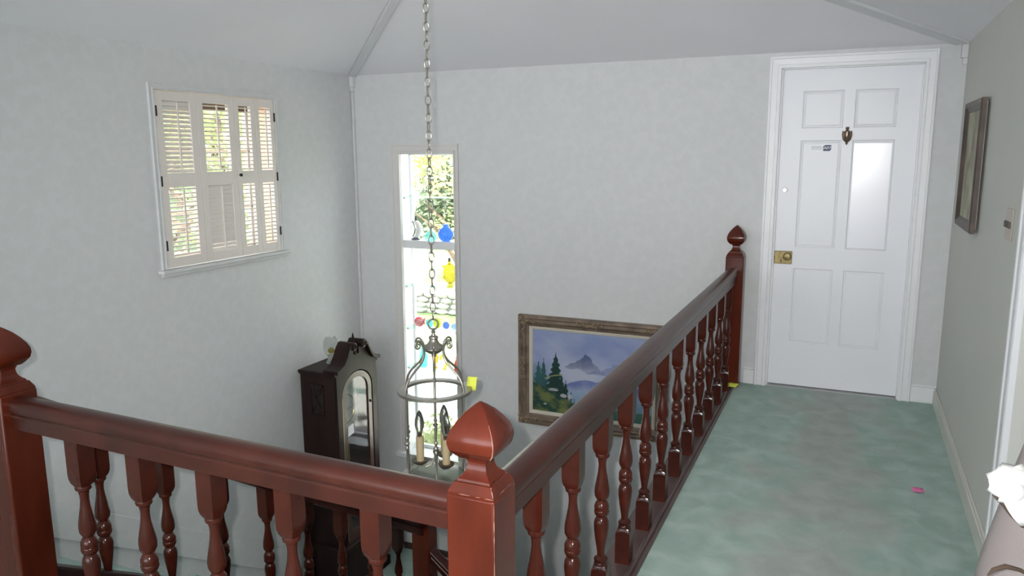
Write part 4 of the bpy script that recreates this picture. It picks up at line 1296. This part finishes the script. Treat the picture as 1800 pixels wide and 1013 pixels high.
# shelf at 0.147: glass fish
def fish(name, label, u, z, m, w, h, tail=1, m2=None, y=YS):
    x = col_x(u)
    t = thing(name, label, 'figurine', (x, y, z), 'coloured glass on the window shelves')
    MB().ball((x, y, z + h / 2 + 0.002), (w / 2, w * 0.32, h / 2), 16, 10).build('body', m, t)
    fin = MB()
    if tail:
        s_ = tail
        fin.extrude([(s_ * w * 0.30, h * 0.55), (s_ * w * 0.62, h * 1.05), (s_ * w * 0.52, h * 0.55), (s_ * w * 0.62, h * 0.25)], lambda p: (x + p[0], y - 0.003, z + p[1]), lambda p: (x + p[0], y + 0.003, z + p[1]))
        fin.build('tail', m, t)
    if m2:
        bd_ = MB()
        for k in range(5):
            zz = h * (0.22 + 0.14 * k)
            hw_ = w / 2 * math.sqrt(max(0.05, 1 - ((zz - h / 2) / (h / 2)) ** 2)) * 0.93
            bd_.tube([(x + hw_ * math.sin(a), y - w * 0.325 * (hw_ / (w / 2)) * math.cos(a), z + zz + 0.006 * math.sin(2 * a)) for a in [R(-80 + 20 * i) for i in range(9)]], 0.0035, 5)
        bd_.build('stripes', m2, t)
    return t
fish('striped_glass_fish', 'red and white striped glass fish on the window shelf', 728, SHELF[2], M['g_pink'], 0.090, 0.082, 1, M['white_cer'])
fish('cyan_glass_fish', 'bright cyan glass fish on the window shelf', 747, SHELF[2], M['g_cyan'], 0.060, 0.070, -1)
fish('yellow_glass_fish', 'lime yellow glass piece on the shelf behind the lantern loop', 761, SHELF[2], M['g_lime'], 0.070, 0.085, 0)
fish('indigo_glass_drop', 'indigo blue glass drop on the window shelf', 777, SHELF[2], M['g_indigo'], 0.060, 0.062, 0)
fish('pale_blue_glass_fish', 'pale blue glass fish near the right window jamb', 793, SHELF[2], M['g_pale'], 0.066, 0.054, 1)
# shelf at -0.185
vase('blue_tall_vase', 'tall turquoise glass vase in the left corner of the lower shelf', 734, SHELF[3], [(0.026, 0.0), (0.034, 0.01), (0.036, 0.08), (0.020, 0.14), (0.016, 0.17), (0.026, 0.18)], M['g_cyan'])
ab = thing('amber_glass_bird', 'amber glass bird figurine on the lower window shelf', 'figurine', (col_x(756), YS, SHELF[3]), 'coloured glass on the window shelves')
ax_ = col_x(756)
MB().lathe([(0.022, 0.0), (0.024, 0.006), (0.006, 0.018), (0.005, 0.04)], (ax_, YS, SHELF[3]), 12).build('foot', M['g_amber'], ab)
MB().ball((ax_, YS, SHELF[3] + 0.085), (0.030, 0.024, 0.048), 12, 8).build('body', M['g_amber'], ab)
MB().ball((ax_ - 0.006, YS, SHELF[3] + 0.142), (0.016, 0.015, 0.016), 10, 6).build('head', M['g_amber'], ab)
yc_ = thing('yellow_glass_curl', 'pale yellow curled glass piece on the lower window shelf', 'figurine', (col_x(771), YS, SHELF[3]), 'coloured glass on the window shelves')
cx_ = col_x(771)
MB().tube([(cx_ - 0.030, YS, SHELF[3] + 0.075), (cx_ - 0.018, YS, SHELF[3] + 0.105), (cx_ + 0.006, YS, SHELF[3] + 0.112), (cx_ + 0.026, YS, SHELF[3] + 0.092), (cx_ + 0.030, YS, SHELF[3] + 0.055), (cx_ + 0.018, YS, SHELF[3] + 0.02), (cx_ + 0.006, YS, SHELF[3] + 0.006)], [0.008, 0.012, 0.015, 0.015, 0.013, 0.010, 0.006], 10).build('curl', M['g_yellow'], yc_)
MB().lathe([(0.022, 0.0), (0.022, 0.006), (0.006, 0.010)], (cx_ + 0.006, YS, SHELF[3]), 12).build('foot', M['g_yellow'], yc_)
vase('red_vase', 'slim red glass vase beside the right window jamb', 799, SHELF[3], [(0.020, 0.0), (0.028, 0.006), (0.028, 0.060), (0.020, 0.085), (0.014, 0.095), (0.013, 0.120), (0.022, 0.128)], M['g_red'], y=0.04)

# ------------------------------------------------------------------ white flower at the right picture edge
VX, VY = -0.235, -3.87
fv = thing('flower_vase', 'white artificial flower drooping from a mauve-grey vase at the right edge', 'flower', (VX, VY, 0.0))
MB().lathe([(0.16, 0.0), (0.165, 0.02), (0.06, 0.05), (0.03, 0.10), (0.025, 0.55), (0.05, 0.62), (0.12, 0.66), (0.125, 0.68)], (VX, VY, 0), 24).build('pedestal', M['brownstem'], fv)
MB().lathe([(0.070, 0.68), (0.095, 0.72), (0.100, 0.80), (0.088, 0.90), (0.068, 1.00), (0.046, 1.10), (0.034, 1.16), (0.036, 1.19), (0.045, 1.21), (0.040, 1.21), (0.028, 1.17)], (VX, VY, 0), 28).build('vase', M['mauve'], fv)
fc = CAM + (FWD + RIGHT * ((1778 - 900) / FPX) - UPV * ((862 - 506.5) / FPX)) * 1.10
fo = MB()
lat_f, up_f, out_f = RIGHT, UPV, -FWD
def petal(c0, ang, L, w, lift):
    d_ = (lat_f * math.cos(ang) + up_f * math.sin(ang))
    s_ = (lat_f * -math.sin(ang) + up_f * math.cos(ang))
    vs, fs = [], []
    for i in range(7):
        t_ = i / 6
        wd = w * math.sqrt(math.sin(math.pi * (0.10 + 0.80 * t_)))
        for j in range(5):
            q = (j / 4 - 0.5) * 2
            vs.append(c0 + d_ * (L * t_) + s_ * (q * wd) + out_f * (lift * math.sin(t_ * 2.2) - 0.006 * q * q + (-0.018 * t_ ** 3)))
    for i in range(6):
        for j in range(4):
            fs.append((i * 5 + j, i * 5 + j + 1, (i + 1) * 5 + j + 1, (i + 1) * 5 + j))
    fo.add(vs, fs)
for k, (ang, L, w) in enumerate(((172, 0.027, 0.013), (125, 0.034, 0.022), (80, 0.036, 0.026), (30, 0.040, 0.028), (-20, 0.046, 0.028), (-55, 0.058, 0.024), (-95, 0.022, 0.018), (150, 0.024, 0.018))):
    petal(fc, R(ang), L, w, 0.012 + 0.003 * (k % 3))
fo.ball(tuple(fc + out_f * 0.006), (0.014, 0.014, 0.014), 10, 8)
fob = fo.build('blossom', M['white'], fv, ang=70)
fob['label'] = 'white curled petals'
sd = fob.modifiers.new('thick', 'SOLIDIFY'); sd.thickness = 0.002
stem = MB()
def fpt(px, py, d):
    return CAM + (FWD + RIGHT * ((px - 900) / FPX) - UPV * ((py - 506.5) / FPX)) * d
stem.tube([fpt(1746, 868, 1.13), fpt(1756, 872, 1.13), fpt(1766, 884, 1.13), fpt(1780, 906, 1.135), fpt(1798, 924, 1.14), fpt(1830, 930, 1.16), Vector((VX - 0.02, VY - 0.02, 1.00)), Vector((VX, VY, 1.19))], [0.003, 0.007, 0.006, 0.004, 0.004, 0.004, 0.004, 0.004], 8)
stem.tube([fpt(1736, 1012, 1.10), fpt(1746, 1002, 1.10), fpt(1768, 996, 1.10), fpt(1792, 1002, 1.10), fpt(1815, 1014, 1.11), Vector((VX + 0.03, VY - 0.10, 0.86))], [0.0012, 0.003, 0.0038, 0.003, 0.003, 0.003], 8)
stem.build('stem', M['brownstem'], fv)

# ------------------------------------------------------------------ garden outside
GZ = -3.2
struct(MB().box((-60, 9.0, GZ - 0.2), (40, 60, GZ)).build('ground_lawn', M['lawn'], smooth=False), 'green lawn beyond the house', None)
struct(MB().box((-60, -14, GZ - 0.2), (40, 9.0, GZ + 0.0)).build('ground_paving', M['patio'], smooth=False), 'pale paving beside the house', None)
sw_ = thing('stone_wall', 'low rough stone wall across the lawn seen through the tall window', 'wall', (-9.2, 14.5, GZ))
srnd = random.Random(5)
MB().box((-14.0, 14.45, GZ), (-5.5, 14.75, GZ + 0.55)).build('wall_core', M['mortar'], sw_)
stones = []
for k in range(5):
    mb = MB()
    mb.ball((0, 0, 0), (0.21, 0.15, 0.095), 8, 5)
    mb.v = [(x * (1 + srnd.uniform(-.18, .18)), y * (1 + srnd.uniform(-.15, .15)), z * (1 + srnd.uniform(-.15, .15))) for x, y, z in mb.v]
    stones.append(mb.mesh('stone', M['stone'], ang=50))
for r_ in range(4):
    x = -13.8 + 0.18 * (r_ % 2)
    while x < -5.7:
        link('stone', srnd.choice(stones), sw_, 0, (x, 14.45 + srnd.uniform(-0.03, 0.03), GZ + 0.09 + 0.165 * r_), (0, 0, srnd.choice((0, math.pi)) + srnd.uniform(-0.1, 0.1)))
        x += srnd.uniform(0.36, 0.46)

def tree(label, cx, cy, base, height, crown_r, crown_h, m, nleaf, seed, leaf=0.10, low=0.35, cat='tree', name='tree'):
    q = random.Random(seed)
    t = thing(name, label, cat, (cx, cy, base), 'garden trees and shrubs')
    tr = MB()
    tr.tube([(cx, cy, base), (cx + 0.1, cy, base + height * 0.3), (cx - 0.05, cy + 0.1, base + height * 0.55), (cx + 0.1, cy, base + height * 0.85)], [0.03 * height, 0.024 * height, 0.016 * height, 0.005 * height], 8)
    for k in range(6):
        a = q.uniform(0, 6.28)
        z0 = base + height * q.uniform(0.3, 0.6)
        e = (cx + crown_r * 0.7 * math.cos(a), cy + crown_r * 0.7 * math.sin(a), z0 + height * q.uniform(0.12, 0.3))
        tr.tube([(cx, cy, z0), ((cx + e[0]) / 2, (cy + e[1]) / 2, (z0 + e[2]) / 2 + 0.05 * height), e], [0.012 * height, 0.008 * height, 0.003 * height], 6)
    tr.build('trunk', M['bark'], t)
    clumps = []
    for k in range(26):
        u = Vector((q.gauss(0, 1), q.gauss(0, 1), q.gauss(0, 1))).normalized() * (q.random() ** 0.45)
        clumps.append((Vector((cx + u.x * crown_r, cy + u.y * crown_r, base + height - crown_h / 2 + u.z * crown_h / 2)), q.uniform(0.22, 0.42) * crown_r))
    vs, fs = [], []
    for k in range(nleaf):
        c0, r0 = q.choice(clumps)
        p = c0 + Vector((q.gauss(0, .5), q.gauss(0, .5), q.gauss(0, .42))) * r0
        d_ = Vector((q.uniform(-1, 1), q.uniform(-1, 1), q.uniform(-.6, .6))).normalized()
        e = d_.orthogonal().normalized()
        e = (Matrix.Rotation(q.uniform(0, 6.28), 3, d_) @ e)
        L = leaf * q.uniform(0.6, 1.3)
        b0 = len(vs)
        vs += [p - d_ * L, p + e * L * 0.45, p + d_ * L, p - e * L * 0.45]
        fs.append((b0, b0 + 1, b0 + 2, b0 + 3))
    me_ = bpy.data.meshes.new('foliage')
    me_.from_pydata([tuple(v_) for v_ in vs], [], fs)
    me_.materials.append(m)
    fo_ = link('foliage', me_, t)
    fo_['kind'] = 'stuff'
    return t
# beyond the back wall
tree('yellow-green leafy tree seen in the upper part of the tall window', -9.6, 12.0, GZ, 5.6, 1.6, 3.2, M['leaf_y'], 3600, 21, 0.075)
tree('grey-green tree at the right of the tall window view', -7.2, 17.5, GZ, 8.6, 2.2, 5.4, M['leaf_g'], 4200, 22, 0.10)
tree('tall pale green tree far behind the stone wall', -17.0, 27.5, GZ, 9.5, 3.0, 7.0, M['leaf_l'], 3200, 23, 0.2)
tree('dark green hedge tree beyond the stone wall', -13.0, 19.5, GZ, 4.6, 2.2, 3.8, M['leaf_d'], 3000, 24, 0.16)
tree('low leafy shrub on the paving under the tall window', -5.05, 2.4, GZ, 1.55, 0.6, 1.3, M['leaf_l'], 3200, 25, 0.04, cat='shrub', name='shrub')
# beyond the left wall
tree('large sunny tree outside the shuttered window', -9.3, 3.6, GZ, 7.4, 2.0, 4.6, M['leaf_l'], 2600, 31, 0.11)
tree('leafy green tree close outside the left shutter panels', -7.2, -0.2, GZ, 5.8, 1.5, 3.6, M['leaf_g'], 2300, 32, 0.10)
tree('yellowish tree further out beyond the shuttered window', -14.5, 7.6, GZ, 9.0, 2.4, 5.0, M['leaf_y'], 3000, 33, 0.15)
# small dark tree in a rounded planter on the paving; it shows mirrored in the clock glass
bx, by, bz = 0.04, 5.0, -3.0
mt = thing('miniature_tree', 'small dark tree mirrored in the clock glass door', 'tree', (bx, by, GZ))
MB().lathe([(0.20, GZ), (0.24, GZ + 0.05), (0.22, GZ + 0.13), (0.12, GZ + 0.20), (0.02, GZ + 0.215)], (bx, by, 0), 18).build('planter', M['greyblack'], mt)
brnd = random.Random(3)
bt = MB()
bt.tube([(bx - 0.03, by, bz), (bx - 0.02, by, bz + 0.05), (bx + 0.01, by, bz + 0.09), (bx, by, bz + 0.16)], [0.018, 0.014, 0.010, 0.006], 7)
bl_ = MB()
for k in range(16):
    a = brnd.uniform(-1.45, 1.45)
    L_ = brnd.uniform(0.09, 0.15)
    s0 = (bx + brnd.uniform(-0.01, 0.01), by, bz + brnd.uniform(0.06, 0.15))
    e = (s0[0] + L_ * math.sin(a), by + brnd.uniform(-0.06, 0.06), s0[2] + L_ * math.cos(a) * 0.75 + 0.02)
    bt.tube([s0, ((s0[0] + e[0]) / 2, (s0[1] + e[1]) / 2, (s0[2] + e[2]) / 2 + 0.012), e], [0.007, 0.005, 0.003], 5)
    for j in range(6):
        bl_.ball((e[0] + brnd.uniform(-0.03, 0.03), e[1] + brnd.uniform(-0.02, 0.02), e[2] + brnd.uniform(-0.015, 0.015)), (0.018, 0.016, 0.011), 6, 4)
bt.build('trunk', M['black'], mt)
bl_.build('foliage', M['black'], mt)
